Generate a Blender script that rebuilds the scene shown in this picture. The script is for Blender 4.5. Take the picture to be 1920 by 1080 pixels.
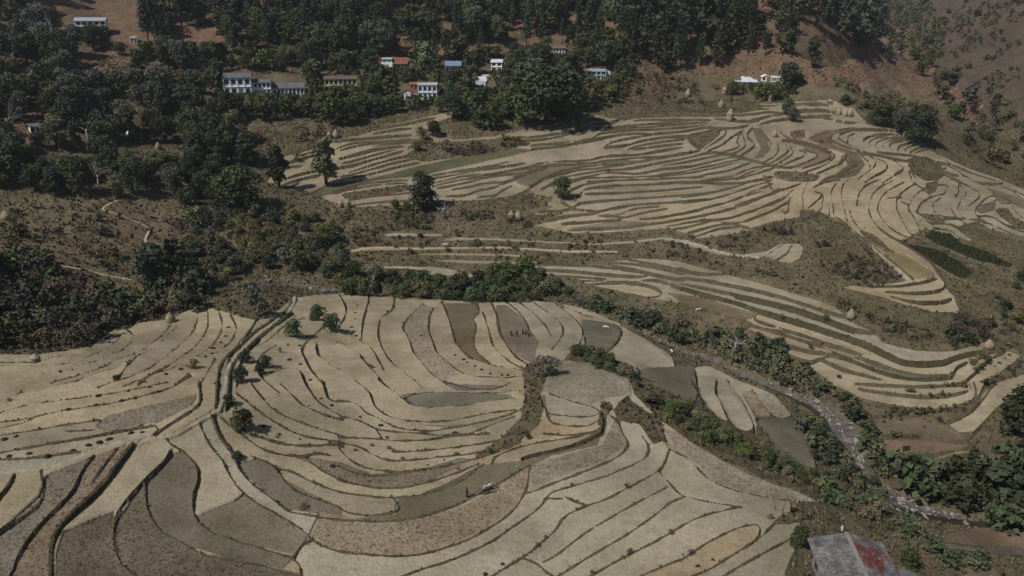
import bpy, bmesh, math, random
import numpy as np
from mathutils import Vector, Matrix

for o in list(bpy.data.objects): bpy.data.objects.remove(o, do_unlink=True)
scene = bpy.context.scene
COL = scene.collection
R = math.radians

# ------------------------------------------------------------------ camera
F = 1478.0                      # focal length in pixels of a 1920 wide picture
PITCH = R(20.0)                 # looking down
CAMZ = 75.0
cam_d = bpy.data.cameras.new('camera'); cam = bpy.data.objects.new('camera', cam_d); COL.objects.link(cam)
cam.location = (0, 0, CAMZ); cam.rotation_euler = (R(90) - PITCH, 0, 0)
cam_d.sensor_width = 36.0; cam_d.angle = 2 * math.atan(960.0 / F)
cam_d.clip_start = 0.5; cam_d.clip_end = 6000
scene.camera = cam

# ------------------------------------------------------------------ sky, sun, exposure
SUN_EL = R(51); SUN_AZ = R(-124)           # azimuth from +y towards +x: the sun stands on the left, a little behind the camera
world = bpy.data.worlds.new('World'); scene.world = world; world.use_nodes = True
wn = world.node_tree; bg = wn.nodes['Background']
sky = wn.nodes.new('ShaderNodeTexSky'); sky.sky_type = 'NISHITA'; sky.sun_disc = False
sky.sun_elevation = SUN_EL; sky.sun_rotation = SUN_AZ
sky.altitude = 1200; sky.air_density = 1.0; sky.dust_density = 1.5
wn.links.new(sky.outputs[0], bg.inputs[0]); bg.inputs[1].default_value = 0.065
sd = bpy.data.lights.new('sun', 'SUN'); sd.energy = 4.1; sd.angle = R(0.5); sd.color = (1.0, 0.965, 0.905)
sun = bpy.data.objects.new('sun', sd); COL.objects.link(sun)
sdir = Vector((math.sin(SUN_AZ) * math.cos(SUN_EL), math.cos(SUN_AZ) * math.cos(SUN_EL), math.sin(SUN_EL)))
sun.rotation_euler = sdir.to_track_quat('Z', 'Y').to_euler(); sun.location = (0, 0, 300)
vs = scene.view_settings; vs.view_transform = 'Standard'; vs.look = 'None'; vs.exposure = -0.08; vs.gamma = 1.0
vs.use_curve_mapping = False

# ------------------------------------------------------------------ helpers
def link(name, data, mat=None, parent=None, label=None, cat=None, group=None, kind=None, loc=None):
    o = bpy.data.objects.new(name, data); COL.objects.link(o)
    if mat is not None and data is not None and len(data.materials) == 0: data.materials.append(mat)
    if parent is not None: o.parent = parent
    if loc is not None: o.location = loc
    if label: o['label'] = label
    if cat: o['category'] = cat
    if group: o['group'] = group
    if kind: o['kind'] = kind
    return o

class MB:
    """collects vertices and faces of one part"""
    def __init__(s): s.v = []; s.f = []
    def box(s, x0, x1, y0, y1, z0, z1):
        b = len(s.v)
        s.v += [(x0,y0,z0),(x1,y0,z0),(x1,y1,z0),(x0,y1,z0),(x0,y0,z1),(x1,y0,z1),(x1,y1,z1),(x0,y1,z1)]
        s.f += [(b,b+3,b+2,b+1),(b+4,b+5,b+6,b+7),(b,b+1,b+5,b+4),(b+1,b+2,b+6,b+5),(b+2,b+3,b+7,b+6),(b+3,b,b+4,b+7)]
        return s
    def poly(s, pts):
        b = len(s.v); s.v += [tuple(p) for p in pts]; s.f.append(tuple(range(b, b+len(pts)))); return s
    def slab(s, pts, t):
        """thick plate: pts is the top outline, t its thickness downwards"""
        b = len(s.v); n = len(pts)
        s.v += [tuple(p) for p in pts] + [(p[0],p[1],p[2]-t) for p in pts]
        s.f.append(tuple(range(b, b+n))); s.f.append(tuple(range(b+2*n-1, b+n-1, -1)))
        for i in range(n):
            j = (i+1) % n; s.f.append((b+i, b+n+i, b+n+j, b+j))
        return s
    def tube(s, pts, rads, n=6):
        b = len(s.v); m = len(pts); P = [Vector(p) for p in pts]
        for i in range(m):
            d = (P[min(i+1,m-1)] - P[max(i-1,0)])
            if d.length < 1e-6: d = Vector((0,0,1))
            q = d.to_track_quat('Z','Y')
            for k in range(n):
                a = 2*math.pi*k/n
                w = P[i] + q @ Vector((math.cos(a)*rads[i], math.sin(a)*rads[i], 0)); s.v.append(tuple(w))
        for i in range(m-1):
            for k in range(n):
                k2 = (k+1) % n
                s.f.append((b+i*n+k, b+i*n+k2, b+(i+1)*n+k2, b+(i+1)*n+k))
        s.f.append(tuple(b+k for k in reversed(range(n)))); s.f.append(tuple(b+(m-1)*n+k for k in range(n)))
        return s
    def lathe(s, prof, n=12, jit=0.0, rnd=None):
        pts = []; b = len(s.v); m = len(prof)
        for (r, z) in prof:
            for k in range(n):
                a = 2*math.pi*k/n; rr = r*(1+(rnd.uniform(-jit,jit) if rnd else 0))
                s.v.append((rr*math.cos(a), rr*math.sin(a), z))
        for i in range(m-1):
            for k in range(n):
                k2 = (k+1) % n
                s.f.append((b+i*n+k, b+i*n+k2, b+(i+1)*n+k2, b+(i+1)*n+k))
        s.f.append(tuple(b+(m-1)*n+k for k in range(n)))
        return s
    def mesh(s, name, smooth=False):
        me = bpy.data.meshes.new(name); me.from_pydata(s.v, [], s.f); me.update()
        if smooth: me.shade_smooth()
        return me
    def build(s, name, mat, parent=None, smooth=False, **kw):
        return link(name, s.mesh(name, smooth), mat, parent, **kw)

def np_mesh(name, verts, quads, smooth=True):
    me = bpy.data.meshes.new(name); nv = len(verts); nq = len(quads); k = quads.shape[1]
    me.vertices.add(nv); me.vertices.foreach_set('co', np.ascontiguousarray(verts, np.float32).ravel())
    me.loops.add(nq*k); me.loops.foreach_set('vertex_index', np.ascontiguousarray(quads, np.int32).ravel())
    me.polygons.add(nq); me.polygons.foreach_set('loop_start', np.arange(0, nq*k, k, dtype=np.int32))
    me.polygons.foreach_set('loop_total', np.full(nq, k, np.int32))
    me.polygons.foreach_set('use_smooth', np.full(nq, smooth, bool))
    me.update(calc_edges=True); me.validate(); return me

# ------------------------------------------------------------------ materials
def material(name, base, rough=0.9, layers=(), attr=None, objrand=0.0, bump=None, spec=0.2, huevar=0.0):
    """layers: (scale, detail, low, high, colour or None, strength) noise tints in metres^-1"""
    m = bpy.data.materials.new(name); m.use_nodes = True; nt = m.node_tree; N = nt.nodes; L = nt.links
    p = N['Principled BSDF']; p.inputs['Roughness'].default_value = rough
    p.inputs['Specular IOR Level'].default_value = spec
    geo = N.new('ShaderNodeNewGeometry')
    if attr:
        a = N.new('ShaderNodeAttribute'); a.attribute_name = attr; col = a.outputs['Color']
    else:
        c = N.new('ShaderNodeRGB'); c.outputs[0].default_value = (*base, 1); col = c.outputs[0]
    for (scale, detail, lo, hi, tint, st) in layers:
        n = N.new('ShaderNodeTexNoise'); n.inputs['Scale'].default_value = scale; n.inputs['Detail'].default_value = detail
        n.inputs['Roughness'].default_value = 0.6
        L.new(geo.outputs['Position'], n.inputs['Vector'])
        mr = N.new('ShaderNodeMapRange'); mr.inputs[1].default_value = lo; mr.inputs[2].default_value = hi
        L.new(n.outputs['Fac'], mr.inputs[0])
        ml = N.new('ShaderNodeMath'); ml.operation = 'MULTIPLY'; ml.inputs[1].default_value = st; L.new(mr.outputs[0], ml.inputs[0])
        mx = N.new('ShaderNodeMix'); mx.data_type = 'RGBA'; mx.blend_type = 'MIX' if tint[0] == 'mix' else 'MULTIPLY'
        L.new(ml.outputs[0], mx.inputs[0]); L.new(col, mx.inputs[6]); mx.inputs[7].default_value = (*tint[1], 1); col = mx.outputs[2]
    if objrand:
        oi = N.new('ShaderNodeObjectInfo'); mr = N.new('ShaderNodeMapRange')
        mr.inputs[3].default_value = 1-objrand; mr.inputs[4].default_value = 1+objrand; L.new(oi.outputs['Random'], mr.inputs[0])
        hs = N.new('ShaderNodeHueSaturation'); L.new(col, hs.inputs['Color']); L.new(mr.outputs[0], hs.inputs['Value'])
        if huevar:
            m2 = N.new('ShaderNodeMath'); m2.operation = 'MULTIPLY'; m2.inputs[1].default_value = 7.31; L.new(oi.outputs['Random'], m2.inputs[0])
            m3 = N.new('ShaderNodeMath'); m3.operation = 'FRACT'; L.new(m2.outputs[0], m3.inputs[0])
            m4 = N.new('ShaderNodeMapRange'); m4.inputs[3].default_value = 0.5-huevar; m4.inputs[4].default_value = 0.5+huevar
            L.new(m3.outputs[0], m4.inputs[0]); L.new(m4.outputs[0], hs.inputs['Hue'])
            m5 = N.new('ShaderNodeMapRange'); m5.inputs[3].default_value = 1.15; m5.inputs[4].default_value = 0.8
            L.new(m3.outputs[0], m5.inputs[0]); L.new(m5.outputs[0], hs.inputs['Saturation'])
        col = hs.outputs['Color']
    L.new(col, p.inputs['Base Color'])
    if bump:
        n = N.new('ShaderNodeTexNoise'); n.inputs['Scale'].default_value = bump[0]; n.inputs['Detail'].default_value = 4
        L.new(geo.outputs['Position'], n.inputs['Vector'])
        b = N.new('ShaderNodeBump'); b.inputs['Strength'].default_value = bump[1]; b.inputs['Distance'].default_value = bump[2]
        L.new(n.outputs['Fac'], b.inputs['Height']); L.new(b.outputs[0], p.inputs['Normal'])
    return m
# ------------------------------------------------------------------ the lie of the land
def ray(u, v):
    x = (u-960.0)/F; y = (540.0-v)/F
    c, s = math.cos(PITCH), math.sin(PITCH)
    d = (x, c + y*s, -s + y*c); h = math.hypot(d[0], d[1])
    return d[0]/h, d[1]/h, -d[2]/h              # horizontal unit direction, drop per metre

# survey points: picture position and height above the near fields
CPZ = """0 1080 9,300 1080 7,600 1080 4,960 1080 2,1300 1080 2,1500 1060 1,1900 1080 -9,0 900 12,0 760 10,0 690 6,200 800 11,200 660 4,
415 760 9,420 680 7,550 565 -4,450 545 -1,385 585 -1,700 960 3.5,480 830 6,560 700 4,700 760 1,700 640 -4,680 565 -9,850 860 1.5,850 700 -3,
900 578 -10,960 730 -3,1000 640 -7,1020 690 -4,1100 720 -1,1100 800 1,1040 900 1.5,1200 860 1,1250 950 2,1400 980 1.5,1450 1040 2,
1250 680 -14,1180 640 -12,1090 590 -13,1300 750 -9,1390 770 -13,1420 870 -7,1500 940 -3,1600 1000 -5,
300 570 -6,520 532 -12,700 545 -15,900 553 -16,1080 562 -17,1250 640 -18,1400 705 -19,1560 790 -21,1640 870 -22,1720 955 -23,1900 1000 -24,
100 630 -3,100 430 8,0 400 12,300 430 2,250 370 14,100 330 22,0 250 34,300 280 22,150 200 36,300 150 42,0 100 52,200 60 57,450 390 7,600 430 0,
600 350 9,500 280 20,640 260 22,450 200 32,700 490 -9,750 440 -2,900 500 -11,900 400 3,1000 460 -6,850 320 13,950 260 21,1100 220 26,800 210 29,
1000 170 35,780 180 33,600 165 36,850 130 41,1050 95 47,1100 530 -13,1200 500 -8,1200 420 2,1200 320 13,1300 250 21,1400 210 26,
1400 600 -13,1500 700 -17,1500 560 -9,1450 440 1,1600 680 -16,1620 750 -18,1600 590 -9,1700 560 -7,1500 330 13,1600 420 4,1700 330 10,
1800 440 1,1750 480 -2,1850 600 -12,1880 680 -16,1750 800 -20,1850 860 -21,1900 480 -4,1900 380 3,1600 250 20,1750 280 14,1850 320 8,
1560 200 27,1430 155 33,1560 150 34,1700 200 26,1800 215 22,1830 228 20"""
CPR = """0 0 500,300 0 500,600 0 500,900 0 505,1200 0 520,1400 0 540,300 60 455,600 60 455,900 60 460,1200 60 470,1400 60 480,1450 100 450,
1500 40 520,1580 60 560,1590 112 462"""
CPW = """-30 620 125,-15 620 125,0 620 125,12 620 120,18 640 105,24.2 560 8,25.7 520 3,27 480 2,29 450 0,31 430 -3,33 400 -8,24.5 700 12,24.5 900 22,
25 1100 40,25 1300 75,24 1500 110,28 600 18,28 850 43,28 1000 75,30.1 560 23,30.1 680 43,30.1 800 75,33 480 15,33 600 40,33 720 75,38 500 40,
38 650 90,45 500 60,-40 150 10,-45 250 20,-45 400 50,-40 480 70,40 120 -14,45 200 -20,45 300 -12,40 350 0,0 55 3,-30 60 9,30 60 1,22 620 70,
20 900 170,28 1300 150,0 1000 260,-30 1000 260,36 1000 190"""
PTS = []
for t in CPZ.split(','):
    u, v, z = map(float, t.split()); z += np.interp(v, [0, 100, 160, 240, 320, 400, 480, 550], [0, -3, -6, -8, -9, -5, -2, 0]); a, b, d = ray(u, v); r = (CAMZ-z)/d; PTS.append((a*r, b*r, z))
for t in CPR.split(','):
    u, v, r = map(float, t.split()); r *= 1.18; a, b, d = ray(u, v); PTS.append((a*r, b*r, CAMZ-d*r))
for t in CPW.split(','):
    az, r, z = map(float, t.split()); r *= 1.17 if r >= 400 else 1; PTS.append((r*math.sin(R(az)), r*math.cos(R(az)), z))
PTS = np.array(PTS)
def _tps(points, lam):
    X = points[:, :2]/100.0; n = len(X)
    d2 = ((X[:, None]-X[None])**2).sum(-1); K = 0.5*d2*np.log(d2+1e-9) + lam*np.eye(n)
    P = np.c_[np.ones(n), X]; A = np.zeros((n+3, n+3)); A[:n, :n] = K; A[:n, n:] = P; A[n:, :n] = P.T
    return X.astype(np.float32), np.linalg.solve(A, np.r_[points[:, 2], 0, 0, 0]).astype(np.float32)
_X, _W = _tps(PTS, 0.004)
def smooth_height(x, y):
    x = np.asarray(x, np.float32)/100; y = np.asarray(y, np.float32)/100
    z = _W[-3] + _W[-2]*x + _W[-1]*y
    for i in range(len(_X)):
        d2 = (x-_X[i, 0])**2 + (y-_X[i, 1])**2
        z = z + _W[i]*0.5*d2*np.log(d2+1e-9)
    return z

# ------------------------------------------------------------------ survey of terrace edges (sheet: origin and scale, then polylines)
SHEET = dict(A=(0,0,3),B=(640,0,3),C=(1280,0,3),D=(0,360,3),E=(640,360,3),F=(1280,360,3),G=(0,720,3),H=(640,720,3),I=(1280,720,3),
             a=(960,200,6),b=(1240,200,6),c=(1480,200,6),d=(1000,330,6),e=(1280,330,6),f=(1600,290,6),g=(480,220,6),h=(700,220,6))
EDGES = """
G:0 105,30 95,110 55,300 20,420 0,500 -40
G:0 165,160 120,330 95,560 65,760 30,930 -10
G:0 215,170 195,350 150,540 125,690 95,890 45,1000 5,1060 -40
G:0 250,180 210,190 190
G:0 290,190 262,380 225,550 205
G:0 385,200 350,370 320,560 290,720 255,850 235,885 235,890 270,870 292
G:380 265,520 260
G:0 425,150 420,310 400,440 385
G:900 265,1000 200,1100 135,1130 110,1125 20,1120 -10
G:0 635,50 570,75 515
G:0 835,60 790,150 735,220 680,250 620,245 570,230 500,228 490
G:60 1080,110 960,180 850,260 760,350 680,420 600,450 520,490 440,520 410
G:530 540,600 440,650 375
G:935 305,965 350,1030 375,1085 430,1115 470,1120 540,1095 610,1085 700,1100 760,1150 810,1220 850,1350 890,1500 935,1600 965,1650 985,1690 1020,1695 1080
G:1655 975,1690 910,1750 880
G:960 385,945 420,880 490,800 560,770 600,720 650,670 720,645 790,640 880,655 960,690 1020,730 1060,770 1080
G:815 570,820 640,840 730,880 800,920 845,1030 895,1120 950,1200 980,1340 1005,1480 1020,1580 1055,1700 1085
G:1115 210,1140 260,1170 330,1210 385,1255 430,1280 490,1320 560,1370 615,1440 670,1540 720,1650 785,1720 840,1780 895,1860 930,1920 945,1990 955
G:1190 180,1215 240,1240 310,1280 350,1310 400,1350 480,1400 550,1470 600,1540 650,1610 710,1700 735,1800 750,1920 765
G:1250 190,1300 240,1370 290,1440 350,1520 385,1620 405,1720 405,1760 455,1850 510,1920 545
G:1720 405,1780 385,1850 400
G:1430 415,1500 435,1560 480,1600 545,1660 600,1750 640,1850 670,1920 705
G:1570 475,1640 490,1710 530,1790 570,1920 610
G:1415 0,1450 50,1500 110,1570 165,1660 205,1760 240,1850 270,1920 290
G:1340 60,1400 110,1480 170,1540 210,1620 260,1720 300,1800 310,1920 330
G:1430 290,1520 320,1620 345,1760 350,1860 340,1920 350
G:1590 10,1640 60,1690 110,1760 150,1850 185,1920 205
G:1715 -10,1750 60,1800 110,1860 150,1920 185
G:1815 -10,1830 60,1860 95,1920 100
G:1215 0,1225 80,1215 150,1190 180
H:0 180,60 195,130 220,200 260,225 300
H:90 -10,170 55,165 90,200 140,260 180,350 205,450 215,600 210,700 190,830 165,970 145
H:220 -10,280 40,350 80,380 120,440 135,560 130,700 125,800 105,960 85
H:350 80,450 45,600 50,760 55,900 50,990 40
H:590 -10,700 25,860 35,940 0
H:0 95,90 110,130 160,200 190,280 235,350 255,460 265,560 260,680 235,800 215,920 185,1000 150
H:120 215,200 255,300 270,450 280,560 290,680 285,760 265,850 230,960 190
H:0 300,150 305,330 325,500 315,640 295,820 280
H:300 380,420 380,560 365,700 350,900 315,980 280
H:0 330,100 350,180 400,260 435,400 430,560 410,760 390,900 365,1000 330
H:0 380,50 430,120 470,250 495,400 490,520 475,640 450,760 420
H:0 470,100 515,250 520,420 490
H:0 545,120 575,260 590,380 580,480 555,600 520,700 480,760 455
H:0 610,150 635,260 640,380 635,480 620,600 580,720 520,790 460
H:0 705,60 735,180 740,300 725,330 700,310 660,290 640
H:0 765,180 775,350 770,480 740,600 700,720 650,830 590,920 540,1000 490,1050 465
H:850 440,860 410,960 370,1100 330,1250 310,1400 280,1450 255
H:1060 470,1050 560,1030 620,980 700,900 770,800 830,700 885,560 930,420 965,300 970,150 962,0 945
H:1060 610,1120 590,1190 560,1300 520,1450 460,1560 410,1610 360,1615 320,1580 280,1560 210,1530 190
H:1700 310,1735 350,1720 410,1650 450,1540 500,1420 540,1300 575,1190 605,1160 630,1130 680,1060 740,940 820,860 880,740 940,600 1000,440 1045,350 1080
H:1150 645,1230 645
H:1270 640,1310 660,1370 680
H:1840 390,1820 440,1790 490,1700 535,1600 590,1490 650,1380 685,1300 720,1245 750,1210 820,1140 880,1060 950,980 1000,850 1080
H:1820 585,1740 630,1620 690,1500 760,1380 830,1280 910,1200 970,1140 1000
H:1790 500,1840 550,1880 600,1920 630,2020 655,2140 680,2240 690
H:1920 640,1860 660,1760 740,1620 840,1500 910,1380 980,1280 1045,1220 1080
H:2240 695,2120 720,2020 745,1920 795,1800 870,1680 930,1560 990,1440 1060,1400 1080
H:1920 985,1800 1030,1690 1080
H:1030 985,1090 1005,1130 1035
H:1150 1055,1190 1080
H:1750 200,1780 290,1840 370,1920 410,1980 450,2030 510,2090 560,2200 600,2320 630,2460 655,2560 660
H:1140 80,1150 150,1160 170,1250 180,1390 190,1450 170
H:1160 180,1170 215,1250 235,1380 240,1430 215
H:1150 280,1280 290,1400 270
H:1190 60,1300 100,1420 130,1450 150
I:0 985,80 930,180 870,300 810,400 790,440 800,430 860,380 900
I:60 1080,160 1040,280 960,380 900,450 850,520 780,560 740
I:230 1080,330 1020,460 945,610 870
I:580 1080,640 1000,630 920
I:0 300,120 380,300 480,420 540,560 590,700 620,760 640
I:60 0,100 80,110 140,170 190,260 215
I:190 0,180 60,220 120,265 215
I:260 0,330 90,370 170,415 270,330 265,260 220
I:400 50,460 130,500 190,610 195
I:410 190,610 195
I:1000 30,1200 60,1350 75,1500 70,1590 45
I:870 30,1000 100,1130 130,1250 145,1400 160,1560 140,1640 100,1650 50,1640 0
I:980 0,1200 15,1400 15,1580 5
I:1120 415,1250 415,1400 410,1500 385,1600 360,1680 375,1770 420,1760 470,1680 510,1450 540,1250 525,1150 480
I:1130 455,1300 450,1450 430,1560 400,1650 375
I:1100 300,1300 290,1500 320,1600 330
I:1500 220,1600 180,1690 90,1730 20,1750 0
I:1600 310,1700 220,1780 120,1920 70
I:1380 860,1600 820,1920 810
I:1460 890,1640 915,1920 925
I:1500 930,1920 975
D:0 960,200 965,310 935,420 915
D:0 985,300 985,450 950,560 905,650 850,680 810
D:0 1030,200 1040,400 1000,560 950,680 900,740 850,755 810,720 785
D:300 1070,500 1020,680 940,800 895,880 840,950 760
D:370 1080,620 1010,760 940,840 890
D:650 1050,700 1000,760 940
D:850 860,900 835,960 800,990 760
D:1120 650,1110 730,1080 800,1020 860,920 935,850 985,760 1030,660 1065,560 1095
D:1165 650,1175 740,1150 810,1090 880,1000 945,900 1000,780 1060,700 1090
D:1240 700,1255 750,1230 820,1180 880,1120 920
D:1305 710,1335 760,1310 830,1260 880,1220 905
D:1430 745,1400 790,1340 850,1290 920,1230 960,1220 1080
D:1700 710,1600 750,1520 830,1440 870,1400 900,1350 960,1330 1080
D:1200 950,1170 1010,1120 1080
D:1060 960,960 1000,830 1040,780 1080
D:1050 1030,980 1090
D:1540 870,1460 920,1440 1000,1480 1060,1560 1120
D:1820 760,1740 830,1690 890,1720 960,1760 1020,1820 1090
D:1500 1010,1670 985,1700 1030,1715 1080
D:1780 870,1780 920,1850 970,1920 1010,2010 1075
E:155 600,140 660,120 730,110 830
E:300 600,295 650,270 680,215 710,205 790,215 850,250 920,300 980,370 1030,440 1085
E:450 640,390 690,350 740,345 780,390 840,395 890,440 950,500 1020,590 1085
E:560 630,510 660,490 720,490 790,520 850,530 900,590 950,660 1010,720 1035,850 1045,1000 1045,1060 1030
E:575 640,600 700,625 780,640 850,690 900,750 950,850 980,1040 1005
E:765 640,780 670,760 700,740 710,765 760,740 830,750 880,780 920,850 975
E:800 690,815 730,835 800,850 870,900 920,970 970,1050 1000
E:850 640,880 700,890 790,920 850,960 910,1010 950,1060 970
E:935 630,1000 670,1040 730,1060 790,1100 830
E:1000 625,1080 680,1140 740,1175 800
E:1100 640,1180 690,1230 735,1255 780,1230 830,1190 880
E:1200 630,1280 690,1340 740,1365 800,1340 860
E:1250 650,1350 690,1430 710,1500 740,1570 760,1580 800,1540 860,1480 910
E:1580 760,1650 800,1740 850,1800 890
E:0 800,80 830,150 860,190 910,220 970,250 1005,180 985,120 950
E:0 860,60 875,110 920,130 960,190 1020,250 1090
E:0 600,30 650,20 710,0 735
E:780 420,860 440,1010 430,1040 410,1200 405,1400 412,1520 425,1620 440,1730 460,1700 480,1500 470,1300 450,1150 440,1100 450
E:1130 470,1300 480,1500 490,1480 500,1250 505
E:1390 525,1550 505,1690 515,1820 560,1770 610,1620 585,1450 545,1390 525
E:1510 410,1600 430,1700 450,1770 470,1880 495,1920 500
E:1520 400,1700 405,1920 460
E:1580 378,1700 362,1860 370,1920 385
E:1630 385,1750 410,1920 445
E:1700 500,1770 490,1860 520,1920 555
F:0 440,90 470,230 455
F:0 490,90 490,220 520,400 555,560 595,700 640,820 680,910 700
F:0 520,200 560,380 600,520 640,680 690,850 740,960 780,1070 790
F:920 700,1000 750,1080 785
F:0 545,150 590,300 625,420 670,560 710,700 750,850 800,960 835,1070 880,1160 930,1240 965,1340 975,1480 965,1540 925,1680 905
F:410 690,390 720,500 760,640 800,780 850,900 885,1000 920
F:380 750,560 795,720 850,830 880,850 910
F:390 790,530 850,700 900,830 915,900 930,1000 970,1120 1020,1250 1050,1380 1060,1500 1050,1530 1020,1540 980,1600 960
F:540 890,640 940,720 965
F:720 965,780 930,850 915
F:800 950,900 1000,1010 1030,1110 1055
F:980 935,1080 965,1200 1010,1340 1040,1500 1040
F:1600 1060,1660 1010,1720 940,1800 900
F:0 640,100 660,200 690,280 720,380 740
F:960 520,1100 530,1230 530,1340 510,1420 490
F:1240 290,1330 350,1420 420,1470 490,1480 540,1430 565,1300 572,1150 560
F:1180 590,1300 625,1450 625,1500 610
F:870 150,930 190,1000 255,1080 310,1150 370,1230 430,1290 490
F:1290 290,1400 300,1530 370,1630 430,1640 465
F:470 360,560 290
F:590 340,620 280
F:530 390,590 340
F:940 110,960 170,1040 250,1110 300,1180 335
F:1050 110,1065 160,1130 230,1240 290
F:1100 110,1130 170,1200 230,1310 285
F:1210 110,1240 170,1270 230,1320 280
F:1280 110,1320 170,1340 250
e:0 490,200 450,400 410,580 360,700 320,800 270,920 230,1080 160
e:0 530,250 500,500 490,640 440,800 390,910 345,1080 270
e:0 590,150 545,280 515
e:80 650,250 590,440 540,620 540,740 500,850 450,990 400,1080 350,1200 280
e:150 690,300 620,440 580,620 570
e:440 525,600 545,740 590
e:0 430,100 400,290 350,600 270,750 190,850 150,1000 90
e:740 215,900 165
e:0 300,300 270,540 200,800 110,1000 40
e:0 240,300 200,600 120,760 60
e:1120 380,1130 430,1180 420,1200 370,1190 290,1210 250
e:1500 180,1580 200,1590 260,1560 300,1580 350,1520 410
e:1640 330,1650 440
d:100 150,240 60
d:420 70,500 40,700 0
d:430 160,560 90,800 60,1100 40
d:470 300,490 240,550 180
d:320 300,400 350,460 380,600 390,720 410
d:90 410,300 405,400 375
d:460 360,490 330,560 300,800 280,1000 265,1400 240,1900 200
d:150 500,350 460,560 430,740 410,860 370,1100 330,1500 300,1920 265
d:740 445,920 460,1000 430,1060 385,1170 360,1400 340
d:330 535,600 530,850 500,1000 485,1090 460,1160 430,1300 400,1500 370
d:960 465,1060 480
d:1210 490,1400 475,1600 440,1780 410,1900 380
d:1300 540,1500 520,1700 480,1920 450
d:1500 570,1640 545,1800 510,1920 490
d:1600 600,1760 570,1920 530
d:1750 640,1920 590
d:400 620,560 600,750 600,1000 590,1160 570,1250 545
d:600 200,1000 190,1400 170,1900 120
d:570 150,800 110,1200 100,1600 80,1920 60
d:640 130,900 135
a:0 715,200 690,280 650,400 630,600 625,900 612,960 580,1050 560,1300 550,1450 545
a:0 820,150 765,250 690,400 660,600 650,900 635,1000 615,1200 600,1400 575,1600 575
a:200 915,330 830,450 770,600 715,800 680,1000 655,1200 660,1330 645,1600 580,1920 530
a:480 775,750 710,1000 690,1200 660
a:330 925,490 845
a:610 785,700 770,900 740,1080 705
a:620 830,800 800,950 770,1060 735,1250 745,1380 770,1500 750,1700 700,1920 680
a:1080 720,1280 710,1450 680,1650 630,1920 595
a:900 800,1400 795,1700 780,1920 740
a:220 440,500 420,700 400,900 375,950 340,1000 290,1170 280,1300 270
a:240 480,450 455,650 430,850 390,1050 350,1250 300,1500 310
a:1050 450,1130 400,1300 360,1500 320,1700 300,1920 285
a:1060 460,1300 440,1440 390,1600 360,1920 325
a:1320 470,1500 430,1700 395,1920 360
a:1380 480,1600 450,1800 430,1920 410
a:1450 545,1650 500,1920 455
a:930 240,1150 240,1400 215,1650 190,1920 165
a:1000 270,1300 240,1500 235,1920 200
a:1200 265,1500 260,1920 240
a:1380 150,1600 145,1900 150
a:230 250,450 235,600 190,680 140
a:570 250,680 210
a:0 355,250 350,450 320,700 280,850 240
a:60 385,300 375,550 330,750 270
a:780 110,860 70,930 100
a:800 160,960 135,1030 160
a:930 200,1100 190,1200 150
a:1180 20,1500 30,1800 10
b:0 160,300 155,540 150
b:0 205,300 185,510 180
b:0 250,250 230,490 210
b:0 300,170 295,330 265,490 230,650 250
b:0 345,300 340
b:290 345,330 400,430 490
b:330 330,500 270,650 245,900 240,960 210
b:660 260,640 320
b:725 265,730 310,690 350,600 400,500 470
b:870 295,780 350,700 420,600 480,540 500
b:920 260,870 290,870 350,835 400,885 440,870 465,760 500,700 520
b:905 300,940 370,950 460,880 500,800 545
b:1010 250,960 310,970 350,1050 410,1050 450,980 500,900 555
b:1110 290,1160 320,1200 370,1240 420
b:1310 440,1330 480,1280 560,1200 610,1140 640
b:1400 440,1440 490,1400 540,1300 600,1200 660
b:1460 470,1500 500,1450 560,1300 650
b:1560 490,1640 510,1620 560,1500 600,1330 680
b:1600 480,1720 510,1780 550,1700 600,1550 660,1460 690
b:1350 300,1400 350,1500 400,1680 450,1850 500,1920 560,1860 610,1700 660,1580 700
b:1370 380,1500 390,1700 440,1880 510
b:0 580,200 545,430 500
b:0 630,250 590,480 530,600 520
b:540 515,700 525,800 550,1000 600,1140 640,1300 680,1460 690
b:0 665,200 640,400 600,600 550,720 530
b:0 700,300 690,500 640,700 590,820 555
b:0 770,300 720,600 660,850 600,900 575
b:0 790,300 750,600 690,870 620
b:380 810,500 755,700 740,850 690,1000 625
b:560 830,760 820,820 780,950 710,1100 670,1200 660
b:860 810,1000 745,1150 680
b:870 820,980 780,1150 730,1290 670
b:450 840,650 800,800 790
b:0 860,300 840,700 870,1000 850,1250 790
b:1160 790,1200 840,1260 960
c:460 360,480 300,560 260,700 250
c:460 360,520 410,640 460,760 490,820 540
c:700 260,560 310,540 350,600 400,700 450
c:720 300,660 320,640 350,670 390,650 420
c:690 255,1140 265,1200 275
c:840 370,880 340,1000 310,1140 300
c:900 420,890 390,950 350,1100 320,1280 320
c:990 470,960 420,1000 380,1100 350,1300 345
c:1080 480,1040 440,1060 400,1150 370,1320 360
c:1160 490,1110 450,1130 410,1220 385,1320 380
c:1220 490,1220 450,1280 420,1400 400
c:1300 500,1290 480,1350 440,1460 420
c:1360 520,1400 480,1500 450
c:1420 510,1480 490,1560 470
c:780 500,830 560,890 610,910 690
c:830 510,930 550,980 620,960 680,860 750,780 810
c:1010 580,1080 610,1110 670,1080 730,980 770,910 815,850 860
c:1080 560,1200 600,1280 670,1290 720,1190 760,1150 800,1050 860
c:1350 740,1370 810
c:1340 640,1390 740,1430 820
c:850 530,1100 560,1330 630,1420 570
c:1000 520,1250 540,1400 560
c:590 580,580 640,480 680,320 750
c:640 550,600 620,550 680
c:200 730,380 670,500 580,520 550,480 500,380 460,200 420,60 370
c:350 850,430 800,600 760,700 680,760 660
c:520 800,680 760,760 660
f:960 100,1000 160,1080 220,1180 240
f:960 100,1050 100,1180 180,1230 230
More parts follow.
